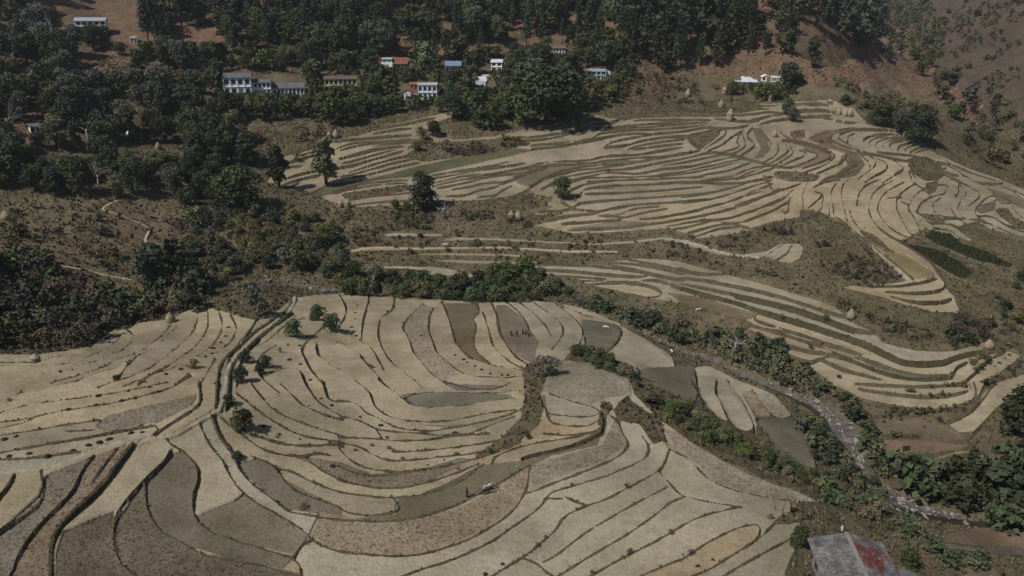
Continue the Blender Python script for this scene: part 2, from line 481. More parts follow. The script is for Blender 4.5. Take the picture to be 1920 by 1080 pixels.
f:1060 90,1150 130,1300 190,1450 250,1600 300,1730 330,1500 335,1400 325,1250 230,1150 170
f:1050 230,1150 270,1280 350,1380 400,1435 450,1400 510,1300 570
f:1100 270,1200 330,1270 400,1270 460,1200 530,1170 600,1200 670,1250 720
f:960 340,1080 340,1040 420,1020 450,920 455,850 490
f:980 485,900 540,890 580,920 650
f:1090 560,1110 640,1160 710
f:1180 345,1190 420,1160 470
f:920 655,1030 710,1230 720,1420 740
f:1420 740,1370 670,1370 610,1440 540,1500 480,1580 470
f:1400 690,1470 760
f:1580 430,1640 480,1750 510,1800 550,1650 565,1610 500
f:1650 360,1750 380,1850 460,1920 510
f:1780 370,1820 410,1920 460
f:1790 590,1830 650,1920 720
f:1430 690,1560 680,1680 780,1800 830,1920 870
f:1440 730,1560 790,1680 850,1800 910,1920 940
f:1030 720,1200 720,1260 790,1340 850,1210 850,1100 770
f:890 770,1060 770,1160 820,1270 910,1380 1000,1250 985,1170 930,1100 850,940 830
f:710 640,790 700,850 770,940 830,800 900,830 950,740 990
f:390 490,540 480
f:550 530,600 560
g:60 410,200 330
g:90 460,80 410
g:360 410,500 380,640 320,720 290
g:510 430,690 370
g:520 470,690 410
g:900 270,1100 250,1420 245
g:920 340,1050 300,1200 270,1440 290
g:960 360,1200 300,1500 270,1750 260,1920 280
g:950 470,1100 430,1380 350,1650 320
g:980 530,1200 470,1400 400,1570 360
g:900 580,1100 540,1300 480,1500 420,1650 390
g:1050 620,1250 560,1500 480,1700 440
g:1060 650,1250 600,1500 525,1750 465
g:1080 690,1300 640,1550 570,1840 510
g:860 850,1000 800,1200 750,1450 720,1700 705
g:900 850,1250 775,1450 745,1700 740
g:1060 930,1300 890,1500 870,1720 850
g:1080 1000,1250 970,1500 945,1740 950
g:370 690,500 640,710 600
g:100 800,300 860,400 780,480 730
h:0 140,350 80,700 0
h:0 180,300 130,420 120
h:0 240,200 215,420 210
h:0 320,300 280,560 270,640 290
h:640 660,900 620,1100 590,1320 560,1520 510
h:650 690,900 650,1200 590,1500 550,1700 530
h:680 740,900 690,1000 660,1200 640
h:700 770,900 720,1040 690,1200 680
h:740 790,900 770,1100 720,1250 680,1400 650,1600 630
h:1040 660,1200 670,1330 640,1600 600,1800 560,1920 520
h:830 890,1000 890,1100 860,1160 820,1350 800,1450 740,1600 690,1750 620,1920 570
h:900 810,1100 780,1300 730,1450 740
h:1130 940,1250 940,1380 900,1420 840,1550 770
h:1180 905,1380 880
g:40 330,120 310,230 330
g:40 480,150 440,210 420
g:230 560,400 500,520 470
g:180 640,330 560,500 545
g:320 770,480 700,700 650
g:1720 330,1900 300
b:420 60,700 60,900 40,1200 30
b:560 20,900 10,1300 -10
b:380 100,700 95,1000 90,1150 60,1300 70
b:1120 190,1300 150,1600 120,1900 100
b:1000 170,1200 100,1500 60,1800 40
b:600 130,760 150,900 170,1080 160
b:1500 -40,1700 -20,1920 -30
c:0 60,250 30,500 60,700 120
c:40 130,350 100,600 180,760 190
c:60 -20,300 -50,560 -60
d:620 60,1100 40,1500 30,1920 10
e:0 90,350 60,700 20
e:600 330,760 270,1000 200,1180 140,1330 80
e:860 420,1000 330,1150 250,1250 140
e:1330 460,1360 330,1340 200,1400 90
e:1430 350,1500 290,1560 230
e:1480 120,1600 60,1760 40
e:1700 430,1690 300,1660 180,1720 90
e:1850 500,1810 340,1780 200,1800 90,1860 40
f:40 560,60 430,150 330,300 280
f:170 640,190 480,280 370,450 290
f:275 590,300 480,420 380,560 320
f:490 610,480 500,560 410,690 330
f:620 620,640 520,720 430,800 390
f:720 640,740 560,830 500
f:700 330,820 420,880 480
f:1430 570,1540 540
"""
# wide grassy dykes, ditches and footpaths: class, half width in picture pixels
WIDE = """
dyke 5:G:745 345,700 400,640 490,560 590,480 670,400 740,340 800,300 870,288 950,285 1080
path 2.6:G:0 497,120 488,250 478,400 425,520 375,620 335,700 325
path 3:G:780 330,850 300,930 300,1010 270,1100 215,1190 165,1225 150
path 3:D:1660 600,1630 660,1540 730,1450 800,1380 860,1310 930,1272 990,1262 1080,1250 1180,1235 1230
dyke 3.4:D:1640 680,1550 750,1460 820,1390 885,1325 950,1295 1010,1290 1080,1270 1220
dyke 3:D:1600 680,1500 745,1420 800,1350 870,1260 950,1232 1010,1225 1080,1215 1220
dyke 3.4:G:1190 180,1215 240,1240 310,1280 350,1310 400,1330 440
ditch 4.2:H:1020 420,1080 400,1200 375,1350 335,1470 280
ditch 3:H:1470 280,1490 200,1470 160
dyke 3.5:F:0 545,150 590,300 625,420 670,560 710,700 750,850 800,960 835,1070 880,1160 930,1240 965,1340 975,1480 965,1540 925,1680 905
dyke 4:F:300 590,480 625,640 665,800 720,900 760,960 785
dyke 2.6:F:850 910,900 930,1000 970,1120 1020,1250 1050,1380 1060,1500 1050,1530 1020,1540 980,1600 960
path 2:A:565 1370,560 1370
path 2.2:D:680 35,560 85,600 110,720 140,810 185,850 215,800 275,870 300,910 315
path 2.0:D:950 550,960 590,1050 605
path 1.6:E:0 345,100 318,200 306,400 316,600 314,900 310,1100 322,1300 334,1560 334
path 1.6:F:0 270,100 295,200 335,350 360,430 372
path 1.4:C:1700 570,1670 610,1690 700
path 1.6:D:0 380,150 395,400 420,600 470,740 500
"""
# ground cover by area (picture outline); later lines lie over earlier ones
AREAS = """
red:-400 -300,2400 -300,2400 230,1840 235,1700 170,1590 160,1480 150,1300 150,1200 200,1000 120,600 130,380 150,160 150,0 370,-400 370
slope:-400 370,0 370,190 370,300 400,330 450,270 560,0 600,-400 600
farhill:1640 0,1700 60,1740 120,1800 170,1840 235,1930 250,2400 260,2400 -300,1650 -300
tan:-400 670,70 670,170 655,210 625,240 612,320 603,355 585,385 572,400 575,480 605,550 560,650 553,720 556,900 572,1030 566,1080 573,1170 612,1260 672,1265 690,1200 693,1133 668,1075 655,1040 690,1060 680,1110 685,1150 700,1180 715,1190 742,1240 790,1280 820,1330 850,1420 905,1505 934,1496 948,1478 962,1450 985,1500 985,1494 1010,1492 1030,1476 1062,1470 1080,1400 1500,-400 1500
tan:1303 690,1330 690,1380 715,1440 735,1487 785,1418 785,1418 812,1390 808,1355 785,1315 745
palestub:1390 735,1450 740,1487 785,1420 785
olive:1200 693,1265 690,1300 690,1310 740,1300 755,1240 730,1200 710
olive:1415 788,1487 788,1515 830,1530 880,1500 870,1450 830
tan:985 500,1045 495,1145 496,1167 486,1206 481,1260 484,1310 499,1357 511,1410 524,1480 545,1560 570,1588 595,1640 622,1655 640,1720 655,1790 657,1850 640,1845 655,1815 690,1850 665,1895 655,1915 670,1870 705,1845 720,1835 745,1800 760,1760 770,1690 765,1620 750,1570 730,1520 690,1460 655,1410 625,1400 600,1330 590,1280 572,1230 565,1180 556,1105 538,1085 525,1015 515
olive:1250 548,1310 555,1420 588,1405 600,1340 600,1285 575
olive:1605 672,1640 682,1690 702,1740 708,1790 706,1780 712,1720 712,1660 700
tan:720 438,740 434,830 438,830 446,725 446
tan:832 448,850 443,928 445,1000 449,1110 457,1200 449,1245 443,1290 450,1330 465,1400 482,1395 486,1320 474,1280 458,1240 450,1170 460,1100 461,990 456,925 453,835 454
tan:640 475,680 463,780 464,940 462,1010 468,1160 470,1160 476,1060 476,940 468,780 470,690 471,640 478
tan:770 478,830 473,910 473,960 476,1010 482,1065 485,1000 484,940 483,840 481
tan:810 489,850 485,960 490,1010 489,1005 495,950 497,870 497
tan:670 503,740 498,810 498,850 504,890 516,890 520,830 510,740 505
tan:760 510,825 509,890 520,885 523,800 517
tan:1780 800,1830 765,1850 730,1870 715,1920 700,2300 640,2300 700,1920 742,1900 750,1870 770,1830 810,1800 815
brown:1650 815,1640 780,1750 790,1820 830,1780 850,1700 858,1655 855
stubble:1650 860,1710 860,1760 853,1800 842,1840 845,1870 862,1865 885,1760 900,1690 895,1660 880
brown:1740 1005,1820 993,2300 985,2300 1060,1960 1045,1800 1040
tan:500 345,520 300,545 285,600 265,700 243,850 206,870 212,800 240,850 262,935 252,1000 238,1080 220,1095 210,1170 225,1240 210,1290 200,1420 195,1480 190,1560 185,1600 200,1620 225,1690 243,1720 262,1760 290,1800 310,1890 343,1930 360,2300 500,2300 560,1920 450,1860 432,1835 415,1800 425,1830 458,1790 448,1735 430,1690 456,1740 490,1790 560,1800 590,1750 588,1690 570,1580 540,1600 535,1690 530,1700 528,1650 480,1580 420,1540 400,1500 395,1500 410,1440 420,1380 440,1310 450,1260 430,1180 435,1070 440,1000 425,1060 400,1000 405,1035 385,1010 380,995 355,960 370,900 378,840 378,760 385,690 390,640 388,600 370,540 350
grass:560 375,620 345,700 335,760 318,880 290,960 275,1000 282,960 292,870 312,800 328,700 340,640 362
scrub:790 272,880 266,970 260,1000 270,900 288,800 302,760 295
scrub:640 364,770 347,770 358,650 376
scrub:440 250,640 240,760 215,770 225,640 262,560 285,500 300,450 290
olive:960 330,1000 315,1060 308,1200 300,1240 295,1240 300,1100 315,1040 330,995 352,970 345
scrub:930 378,1010 368,1040 374,1000 400,940 402
brown:1060 430,1160 412,1220 418,1200 428,1100 435
olive:985 395,1030 383,1040 388,1010 402,985 402
scrub:1290 258,1330 245,1350 245,1350 255,1315 280,1305 280
olive:1412 240,1430 240,1440 270,1445 280,1425 300,1412 300,1428 280,1418 262
red:1480 250,1510 245,1510 258,1485 260
brown:1515 260,1550 245,1600 240,1560 255,1560 270,1600 285,1590 290,1540 275
brown:1500 270,1555 288,1562 297,1540 308,1490 318,1485 312,1535 297,1530 290
scrub:1455 320,1500 325,1540 330,1530 340,1480 340,1450 330
olive:1580 290,1610 285,1622 310,1605 330,1560 337,1540 345,1570 325,1590 310
scrub:1700 310,1720 295,1740 295,1760 310,1775 325,1755 340,1735 340,1715 325
scrub:1735 345,1760 340,1755 360,1740 365
brown:1850 350,1920 375,2300 520,2300 535,1900 385,1870 375
olive:1828 392,1850 385,1868 375,1865 395,1840 402
scrub:1865 395,1890 390,1900 410,1960 430,1960 445,1900 425,1880 410
scrub:1725 400,1760 405,1775 418,1745 415
crop:1735 445,1750 432,1785 440,1800 455,1850 470,1900 500,1890 505,1830 490,1760 460
scrub:1800 428,1830 458,1900 472,2000 500,2000 480,1880 440,1830 425
crop:1697 457,1725 455,1780 475,1815 505,1823 515,1800 525,1780 513,1740 485
yellow:1657 470,1670 470,1700 478,1730 498,1753 515,1750 523,1712 525,1690 503
scrub:1610 433,1640 440,1660 460,1670 470,1655 470,1625 450
scrub:1100 200,1290 190,1420 185,1430 205,1370 215,1290 218,1170 222
tan:1390 480,1440 470,1465 455,1500 455,1508 465,1500 485,1480 498,1465 495,1440 485
tan:1720 690,1722 690,1722 692
scrub:370 575,380 545,420 525,480 530,550 545,550 562,500 598,475 603,430 590,395 580
scrub:980 690,1010 668,1032 690,1015 740,1020 770,1010 800,960 840,900 862,890 855,940 822,975 790,985 750
scrub:1180 745,1240 790,1250 830,1225 835,1200 800,1160 790,1150 770,1160 755
scrub:1130 750,1150 760,1130 800,1120 800
olive:833 572,893 572,900 590,888 600,895 615,887 640,890 655,925 685,880 675,853 645,848 615,840 595
palestub:790 573,770 590,757 605,757 620,770 640,772 660,790 680,810 705,830 715,860 705,830 675,815 655,805 620,805 600,815 580
dark:750 738,850 737,960 742,965 748,870 760,785 765,765 750
dark:790 797,870 797,940 780,960 778,860 805
dark:830 718,940 724,930 733,860 733
brown:930 575,950 575,985 600,995 630,1010 640,1000 680,960 660,935 625,930 600
olive:1090 600,1160 612,1165 625,1150 650,1133 663,1100 655,1095 630
olive:750 933,740 950,745 965,640 973,640 978,720 979,800 970,840 957,920 917,990 877,1035 855,1120 835,1133 805,1060 838,1000 862,900 873,840 905,780 930
stubble:0 1000,75 930,85 890,165 860,240 832,190 920,110 985,95 1080,95 1500,-400 1500,-400 1000
dark:275 905,320 850,345 845,370 875,373 900,362 955,385 990,500 1032,550 1048,530 1065,440 1050,360 1025,300 995,277 950
dark:368 968,440 940,460 925,580 1010,555 1042,450 1015,385 990
darkstubble:215 985,255 925,272 905,275 950,305 1000,370 1035,500 1060,560 1075,560 1500,300 1500,250 1080,225 1050
darkstubble:118 995,215 960,213 1010,230 1060,250 1080,280 1500,105 1500,105 1040
dark:445 868,480 862,510 870,530 895,580 925,640 950,640 970,600 965,540 955,500 920,465 895
palestub:600 960,720 980,800 972,880 945,990 878,990 915,930 980,860 1015,780 1040,700 1042,640 1035,570 1020
palestub:995 880,1000 870,1130 835,1150 790,1165 800,1178 835,1140 860,1060 890,1000 915
palestub:1245 805,1290 825,1350 860,1420 900,1500 930,1530 945,1440 935,1380 925,1320 895,1290 860,1250 830
palestub:1035 690,1060 680,1110 685,1150 700,1180 720,1185 745,1140 745,1100 762,1030 742,1030 710
darkstubble:540 850,640 868,700 890,790 880,860 860,890 862,800 905,740 915,660 908,580 870
stubble:180 800,200 780,300 755,370 740,360 760,300 790,200 810
"""
STREAM = [  # bed of the stream: picture points and half width in pixels
 (200,585,2.5),(300,562,2.5),(400,548,3),(520,527,5),(600,540,5),(720,548,3),(900,556,3),(1060,568,2.5),(1160,598,2.5),(1250,645,3.5),(1330,672,3.5),(1400,700,4.5),
 (1480,735,7),(1540,765,14),(1590,805,19),(1610,845,16),(1612,880,9),(1640,915,11),(1690,945,17),(1750,965,14),(1820,975,10),(1900,985,10),(2100,1010,10)]
WATER = [(1380,697,2.2),(1430,716,3),(1480,738,4),(1520,756,7),(1545,780,8),(1553,800,6),(1570,815,3.5),(1600,850,3),(1610,890,3),(1650,935,3),(1710,960,4),(1780,968,5),(1860,978,6),(2000,992,6)]
# ------------------------------------------------------------------ survey sheets -> class map
MU, MV, WU, WV = 400, 300, 2720, 1800
CLS = ['scrub','red','farhill','tan','stubble','olive','grass','brown','dark','darkstubble','yellow','crop','palestub','slope','dyke','ditch','path','bed','water','riser']
CI = {n: i for i, n in enumerate(CLS)}
cmap = np.zeros((WV, WU), np.uint8)
def fill(pts, val):
    p = np.array(pts, float) + (MU, MV)
    y0 = max(0, int(p[:, 1].min())); y1 = min(WV-1, int(p[:, 1].max())+1)
    q = np.roll(p, -1, 0)
    for y in range(y0, y1+1):
        yc = y + 0.5; m = (p[:, 1] <= yc) != (q[:, 1] <= yc)
        if not m.any(): continue
        a, b = p[m], q[m]; xs = np.sort(a[:, 0] + (yc-a[:, 1])/(b[:, 1]-a[:, 1])*(b[:, 0]-a[:, 0]))
        for k in range(0, len(xs)-1, 2):
            cmap[y, max(0, int(round(xs[k]))):max(0, int(round(xs[k+1])))] = val
def chaikin(p, n=2):
    p = np.array(p, float)
    for _ in range(n):
        if len(p) < 3: break
        a = p[:-1]*0.75 + p[1:]*0.25; b = p[:-1]*0.25 + p[1:]*0.75
        m = np.empty((2*len(a), p.shape[1])); m[0::2] = a; m[1::2] = b
        p = np.vstack([p[:1], m[1:-1], p[-1:]])
    return p
def extend(p):
    """a line that leaves the picture goes on beyond its frame"""
    p = [tuple(x) for x in p]
    for end in (0, -1):
        a = np.array(p[end]); b = np.array(p[1 if end == 0 else -2])
        if (a[0] < 5 or a[0] > 1914 or a[1] > 1075) and np.hypot(*(a-b)) > 1:
            d = (a-b)/np.hypot(*(a-b)); e = tuple(a + d*260)
            p = [e]+p if end == 0 else p+[e]
    return p
def stroke(p, hw, val, keep=()):
    p = chaikin(p); hw = np.broadcast_to(np.asarray(hw, float), (len(p),)) if np.ndim(hw) == 0 else hw
    seg = np.hypot(*(p[1:, :2]-p[:-1, :2]).T)
    for i in range(len(seg)):
        n = max(1, int(seg[i]/0.7))
        for t in np.linspace(0, 1, n, endpoint=False):
            c = p[i]*(1-t) + p[i+1]*t; w = p[i, 2]*(1-t)+p[i+1, 2]*t if p.shape[1] > 2 else hw[i]
            x, y = c[0]+MU, c[1]+MV; k = int(w+1.5)
            ix, iy = int(round(x)), int(round(y))
            if ix-k < 0 or iy-k < 0 or ix+k+1 >= WU or iy+k+1 >= WV: continue
            yy, xx = np.mgrid[iy-k:iy+k+1, ix-k:ix+k+1]
            cmap[iy-k:iy+k+1, ix-k:ix+k+1][(xx-x)**2+(yy-y)**2 <= w*w] = val
def sheet(s):
    t, pts = s.split(':'); ox, oy, k = SHEET[t]
    return [(ox+float(a)/k, oy+float(b)/k) for a, b in (q.split() for q in pts.split(','))]
for ln in AREAS.strip().splitlines():
    n, pts = ln.split(':'); fill([tuple(map(float, q.split())) for q in pts.split(',')], CI[n])
FIELDS = [CI[n] for n in ('tan','stubble','olive','grass','brown','dark','darkstubble','yellow','crop','palestub')]
rs = random.Random(3)
EDGEPTS = []
for ln in EDGES.strip().splitlines():
    p = extend(sheet(ln)); vm = sum(q[1] for q in p)/len(p); um = sum(q[0] for q in p)/len(p)
    w = 1.02 + 1.05*max(0, min(1, (vm-380)/450)) + rs.uniform(-0.05, 0.3)
    k = 3.0 if vm < 450 else 5.0                       # edges run into the ones they meet
    for e_, n_ in ((0, 1), (-1, -2)):
        a_ = np.array(p[e_]); b_ = np.array(p[n_]); d_ = a_-b_; p[e_] = tuple(a_ + d_/max(1e-3, np.hypot(*d_))*k)
    p = chaikin(p, 2); ph = rs.uniform(0, 9); al = np.r_[0, np.cumsum(np.hypot(*(p[1:]-p[:-1]).T))]
    ww = w*(1 + .32*np.sin(al/9+ph) + .22*np.sin(al/3.7+2*ph))                # edges swell and thin out along their run
    stroke(np.c_[p, np.maximum(ww, 1.0 if vm < 520 else 1.3 if um > 1150 and vm < 790 else .8)], w, CI['riser'])
for ln in WIDE.strip().splitlines():
    k, rest = ln.split(':', 1); n, w = k.split(); stroke(extend(sheet(rest)), float(w), CI[n])
stroke([list(q) for q in STREAM], 5, CI['bed']); stroke([list(q) for q in WATER], 3, CI['water'])

# ------------------------------------------------------------------ polar grid round the foot of the camera
NA = 1200; AZ0, AZ1 = R(-42.5), R(42.5)
rr = np.concatenate([np.arange(50, 760, 0.25), np.arange(760, 1900, 1.0)])
acc = np.zeros(len(rr)-1)
for a in (-25, -10, 0, 10, 18, 26):
    z = smooth_height(rr*math.sin(R(a)), rr*math.cos(R(a)))
    v = 540 + F*np.tan(np.arctan2(CAMZ-z, rr) - PITCH)
    vm = 0.5*(v[1:]+v[:-1]); step = np.where(vm < 175, 2.8, 1.34)
    acc += np.where((vm > -70) & (vm < 1170), np.clip(-(v[1:]-v[:-1]), 0, 50)/step, 0)
acc = acc/6 + np.diff(rr)/np.clip(rr[1:]/30, 3, 22)
cum = np.r_[0, np.cumsum(acc)]; NR = int(cum[-1])
rad = np.interp(np.linspace(0, cum[-1], NR+1), cum, rr)
azs = np.linspace(AZ0, AZ1, NA+1)
SA, CA = np.sin(azs)[None], np.cos(azs)[None]
X = (rad[:, None]*SA).astype(np.float32); Y = (rad[:, None]*CA).astype(np.float32)
Z0 = smooth_height(X, Y)

_LAT = {}
def lattice(x, y, s, seed):
    if seed not in _LAT: _LAT[seed] = np.random.RandomState(seed).rand(256, 256).astype(np.float32)
    g = _LAT[seed]
    x = x/s + 1000; y = y/s + 1000; i = np.floor(x).astype(int); j = np.floor(y).astype(int); fx = x-i; fy = y-j
    fx = fx*fx*(3-2*fx); fy = fy*fy*(3-2*fy); i &= 255; j &= 255; i2 = (i+1) & 255; j2 = (j+1) & 255
    return (g[i, j]*(1-fx)+g[i2, j]*fx)*(1-fy) + (g[i, j2]*(1-fx)+g[i2, j2]*fx)*fy - 0.5

# cells
zc = 0.25*(Z0[:-1, :-1]+Z0[1:, :-1]+Z0[:-1, 1:]+Z0[1:, 1:])
rc = 0.5*(rad[1:]+rad[:-1]); ac = 0.5*(azs[1:]+azs[:-1])
xc = rc[:, None]*np.sin(ac)[None]; yc = rc[:, None]*np.cos(ac)[None]
def project(x, y, z):
    c, s = math.cos(PITCH), math.sin(PITCH); dz = z-CAMZ
    dep = y*c - dz*s; up = y*s + dz*c
    return 960+F*x/dep, 540-F*up/dep
U, V = project(xc, yc, zc)
iu = np.clip(np.round(U).astype(int)+MU, 0, WU-1); iv = np.clip(np.round(V).astype(int)+MV, 0, WV-1)
cls = cmap[iv, iu]
elev = (zc-CAMZ)/rc[:, None]; mx = np.maximum.accumulate(elev, 0)
hidden = elev < mx - 0.0015
cls[hidden & (cls != CI['red']) & (cls != CI['farhill'])] = CI['scrub']
cls[V < -250] = CI['red']
far = rc[:, None] > 640
cls[far & np.isin(cls, FIELDS+[CI['riser']])] = CI['farhill']
isfield = np.isin(cls, FIELDS); flat = isfield | (cls == CI['water']) | (cls == CI['path'])

# level every terrace: heights spread only within one piece of land
h = zc.astype(np.float32).copy()
same_r = (flat[1:] & flat[:-1] & (cls[1:] == cls[:-1])).astype(np.float32)
same_a = (flat[:, 1:] & flat[:, :-1] & (cls[:, 1:] == cls[:, :-1])).astype(np.float32)
lim = int(np.searchsorted(rc, 680)); h_ = h[:lim]; sr = same_r[:lim-1]; sa = same_a[:lim]
for it in range(230):
    d = (h_[1:]-h_[:-1])*sr; e = (h_[:, 1:]-h_[:, :-1])*sa
    d *= 0.24; e *= 0.24
    h_[:-1] += d; h_[1:] -= d; h_[:, :-1] += e; h_[:, 1:] -= e
lim_ = np.clip(0.62-0.0004*rc[:, None], 0.42, 0.56)
h = np.clip(h, zc-lim_, zc+lim_)
# rough ground, sunken ditches and stream
n1 = lattice(xc, yc, 9.0, 1); n2 = lattice(xc, yc, 2.7, 2); n3 = lattice(xc, yc, 30.0, 3)
wild = np.isin(cls, [CI['scrub'], CI['slope'], CI['red'], CI['farhill']])
h += np.where(wild, 1.3*n1 + 0.6*n2, 0)
h += np.where(wild & (rc[:, None] > 450), 3.0*n3 + 1.5*n1, 0)
h += np.where(cls == CI['farhill'], 9*n3 + 5*n1, 0)
h += np.where(cls == CI['riser'], 0.10+0.2*n2, 0)
h += np.where(cls == CI['dyke'], 0.30+0.4*n2, 0)
h -= np.where(cls == CI['ditch'], 0.55, 0)
h -= np.where(cls == CI['bed'], 1.0-0.5*n2, 0)
h -= np.where(cls == CI['water'], 1.25, 0)
h += np.where(isfield, 0.05*n2, 0)
# nodes
wgt = np.where(flat, 1.0, 0.02).astype(np.float32)
num = np.zeros_like(Z0); den = np.zeros_like(Z0)
for a in (0, 1):
    for b in (0, 1):
        num[a:a+NR, b:b+NA] += h*wgt; den[a:a+NR, b:b+NA] += wgt
Z = num/den

# round off the outlines of the pieces of land
kk = cls.astype(np.int32)
Bh = np.zeros((NR+1, NA), bool); Bh[1:-1] = kk[1:] != kk[:-1]
Bv = np.zeros((NR, NA+1), bool); Bv[:, 1:-1] = kk[:, 1:] != kk[:, :-1]
cntb = np.zeros((NR+1, NA+1), np.int8)
cntb[:, :-1] += Bh; cntb[:, 1:] += Bh; cntb[:-1] += Bv; cntb[1:] += Bv
pi0 = np.broadcast_to(np.arange(NR+1, dtype=np.float32)[:, None], (NR+1, NA+1)); pj0 = np.broadcast_to(np.arange(NA+1, dtype=np.float32)[None], (NR+1, NA+1))
pi, pj = pi0.copy(), pj0.copy(); on2 = cntb == 2
for it in range(14):
    si = np.zeros_like(pi); sj = np.zeros_like(pj)
    for (P_, S_) in ((pi, si), (pj, sj)):
        S_[:, :-1] += np.where(Bh, P_[:, 1:], 0); S_[:, 1:] += np.where(Bh, P_[:, :-1], 0)
        S_[:-1] += np.where(Bv, P_[1:], 0); S_[1:] += np.where(Bv, P_[:-1], 0)
    pi = np.where(on2, 0.5*pi + 0.25*si, pi); pj = np.where(on2, 0.5*pj + 0.25*sj, pj)
    pi = np.clip(pi, pi0-.62, pi0+.62); pj = np.clip(pj, pj0-.62, pj0+.62)
rn = np.interp(pi, np.arange(NR+1), rad); an = AZ0 + pj*(AZ1-AZ0)/NA
X = (rn*np.sin(an)).astype(np.float32); Y = (rn*np.cos(an)).astype(np.float32)

# connected pieces of land
key = np.where(flat, cls.astype(np.int32), -1)
parent = []
def find(i):
    while parent[i] != i:
        parent[i] = parent[parent[i]]; i = parent[i]
    return i
lab = np.full((NR, NA), -1, np.int32); prev = []
for r_ in range(NR):
    row = key[r_]; cut = np.flatnonzero(np.diff(row)) + 1
    st = np.r_[0, cut]; en = np.r_[cut, NA]; cur = []
    for s, e in zip(st, en):
        k = row[s]
        if k < 0: continue
        i = len(parent); parent.append(i); cur.append((s, e, k, i)); lab[r_, s:e] = i
    p = 0
    for (s, e, k, i) in cur:
        while p < len(prev) and prev[p][1] <= s: p += 1
        q = p
        while q < len(prev) and prev[q][0] < e:
            if prev[q][2] == k:
                a, b = find(i), find(prev[q][3])
                if a != b: parent[max(a, b)] = min(a, b)
            q += 1
    prev = cur
roots = np.array([find(i) for i in range(len(parent))], np.int32)
lab = np.where(lab >= 0, roots[lab], -1)
ids, cnt = np.unique(lab[lab >= 0], return_counts=True)

COLR = dict(scrub=(.135,.108,.068), red=(.175,.112,.078), farhill=(.098,.070,.059), palestub=(.295,.247,.172), slope=(.155,.118,.074), tan=(.326,.276,.188), stubble=(.235,.192,.140), olive=(.155,.132,.085),
            grass=(.10,.10,.05), brown=(.19,.142,.10), dark=(.185,.157,.112), darkstubble=(.195,.165,.122), yellow=(.25,.19,.085), crop=(.05,.056,.028),
            dyke=(.068,.06,.034), ditch=(.075,.055,.036), path=(.36,.31,.23), bed=(.15,.135,.115), water=(.03,.03,.025), riser=(.105,.084,.054))
W_ = (1, 1, 1); K_ = (.45, .42, .4)
def field_mat(n, speck, patch=.65):
    return material('field_'+n, COLR[n], .95, [(.05, 4, .44, .60, ('mul', (.62,.61,.565)), patch), (.22, 6, .42, .64, ('mul', (.74,.71,.66)), .6), (.9, 4, .46, .62, ('mul', (.84,.82,.79)), .6),
        (1.7, 5, .5, .66, ('mul', (.45,.42,.38)), speck), (4.5, 3, .48, .62, ('mul', (1.22,1.2,1.17)), .6)], objrand=.13, huevar=.008, bump=(2.6, .8, .2), spec=.1)
FM = {'tan': field_mat('tan', .36), 'stubble': field_mat('stubble', .95), 'olive': field_mat('olive', .5, .7), 'grass': field_mat('grass', .6, .7), 'brown': field_mat('brown', .6, .6),
      'dark': field_mat('dark', .5), 'palestub': field_mat('palestub', .95), 'darkstubble': field_mat('darkstubble', .95), 'yellow': field_mat('yellow', .5), 'crop': field_mat('crop', .8)}
M_ground = material('dry_scrub_ground', (1,1,1), .95, [(.035, 4, .4, .65, ('mix', (.09,.085,.045)), .55), (.11, 4, .45, .68, ('mul', (.55,.5,.45)), .7),
        (.6, 5, .45, .7, ('mul', (.45,.45,.4)), .7), (2.2, 4, .5, .68, ('mul', (1.7,1.6,1.4)), .5)], attr='cover', bump=(1.6, .8, .4), spec=.1)
M_path = material('trodden_earth', COLR['path'], .95, [(.8, 4, .4, .7, ('mul', (.6,.56,.5)), .7)], bump=(3, .4, .1), spec=.1)
M_bed = material('stony_bed', COLR['bed'], .9, [(.5, 4, .4, .7, ('mul', (.4,.38,.34)), .8), (2.5, 3, .45, .6, ('mul', (.45,.42,.4)), .8)], bump=(2.0, 1.0, .5), spec=.2)
M_water = material('stream_water', (.035,.032,.022), .12, [(.4, 3, .4, .7, ('mul', (.6,.6,.55)), .6)], bump=(3.0, .25, .05), spec=.5)

node = np.arange((NR+1)*(NA+1), dtype=np.int32).reshape(NR+1, NA+1)
QUAD = np.stack([node[:-1, :-1], node[:-1, 1:], node[1:, 1:], node[1:, :-1]], -1).reshape(-1, 4)
CO = np.stack([X, Y, Z], -1).reshape(-1, 3)
used_face = np.zeros(NR*NA, bool)
def sub_mesh(name, faces, smooth=True):
    q = QUAD[faces]; uq, inv = np.unique(q, return_inverse=True)
    me = np_mesh(name, CO[uq], inv.reshape(-1, 4), smooth); used_face[faces] = True; return me
labf = lab.ravel(); order = np.argsort(labf, kind='stable'); sorted_lab = labf[order]
pieces = {int(i): order[np.searchsorted(sorted_lab, i):np.searchsorted(sorted_lab, i, 'right')] for i in ids}
clsf = cls.ravel()
big = sorted([(len(pieces[int(i)]), int(i)) for i in ids if clsf[pieces[int(i)][0]] in FIELDS and len(pieces[int(i)]) > 30], reverse=True)
in_pic = ((U > -5) & (U < 1925) & (V > -5) & (V < 1085)).ravel()
ground_children = []
nf = 0; rest = {}
for n_, i in big:
    f = pieces[i]; c = CLS[clsf[f[0]]]
    if nf < 285 and in_pic[f].any():
        ground_children.append(('terrace_field', sub_mesh('terrace_field', f), FM[c])); nf += 1
    else:
        rest.setdefault(c, []).append(f)
PATHS = [pieces[int(i)] for i in ids if clsf[pieces[int(i)][0]] == CI['path']]
WAT = np.concatenate([pieces[int(i)] for i in ids if clsf[pieces[int(i)][0]] == CI['water']])
BED = np.flatnonzero(clsf == CI['bed'])
m = sub_mesh('stream', WAT); link('stream', m, M_water, kind='structure', label='narrow dark stream running through the stony gully')
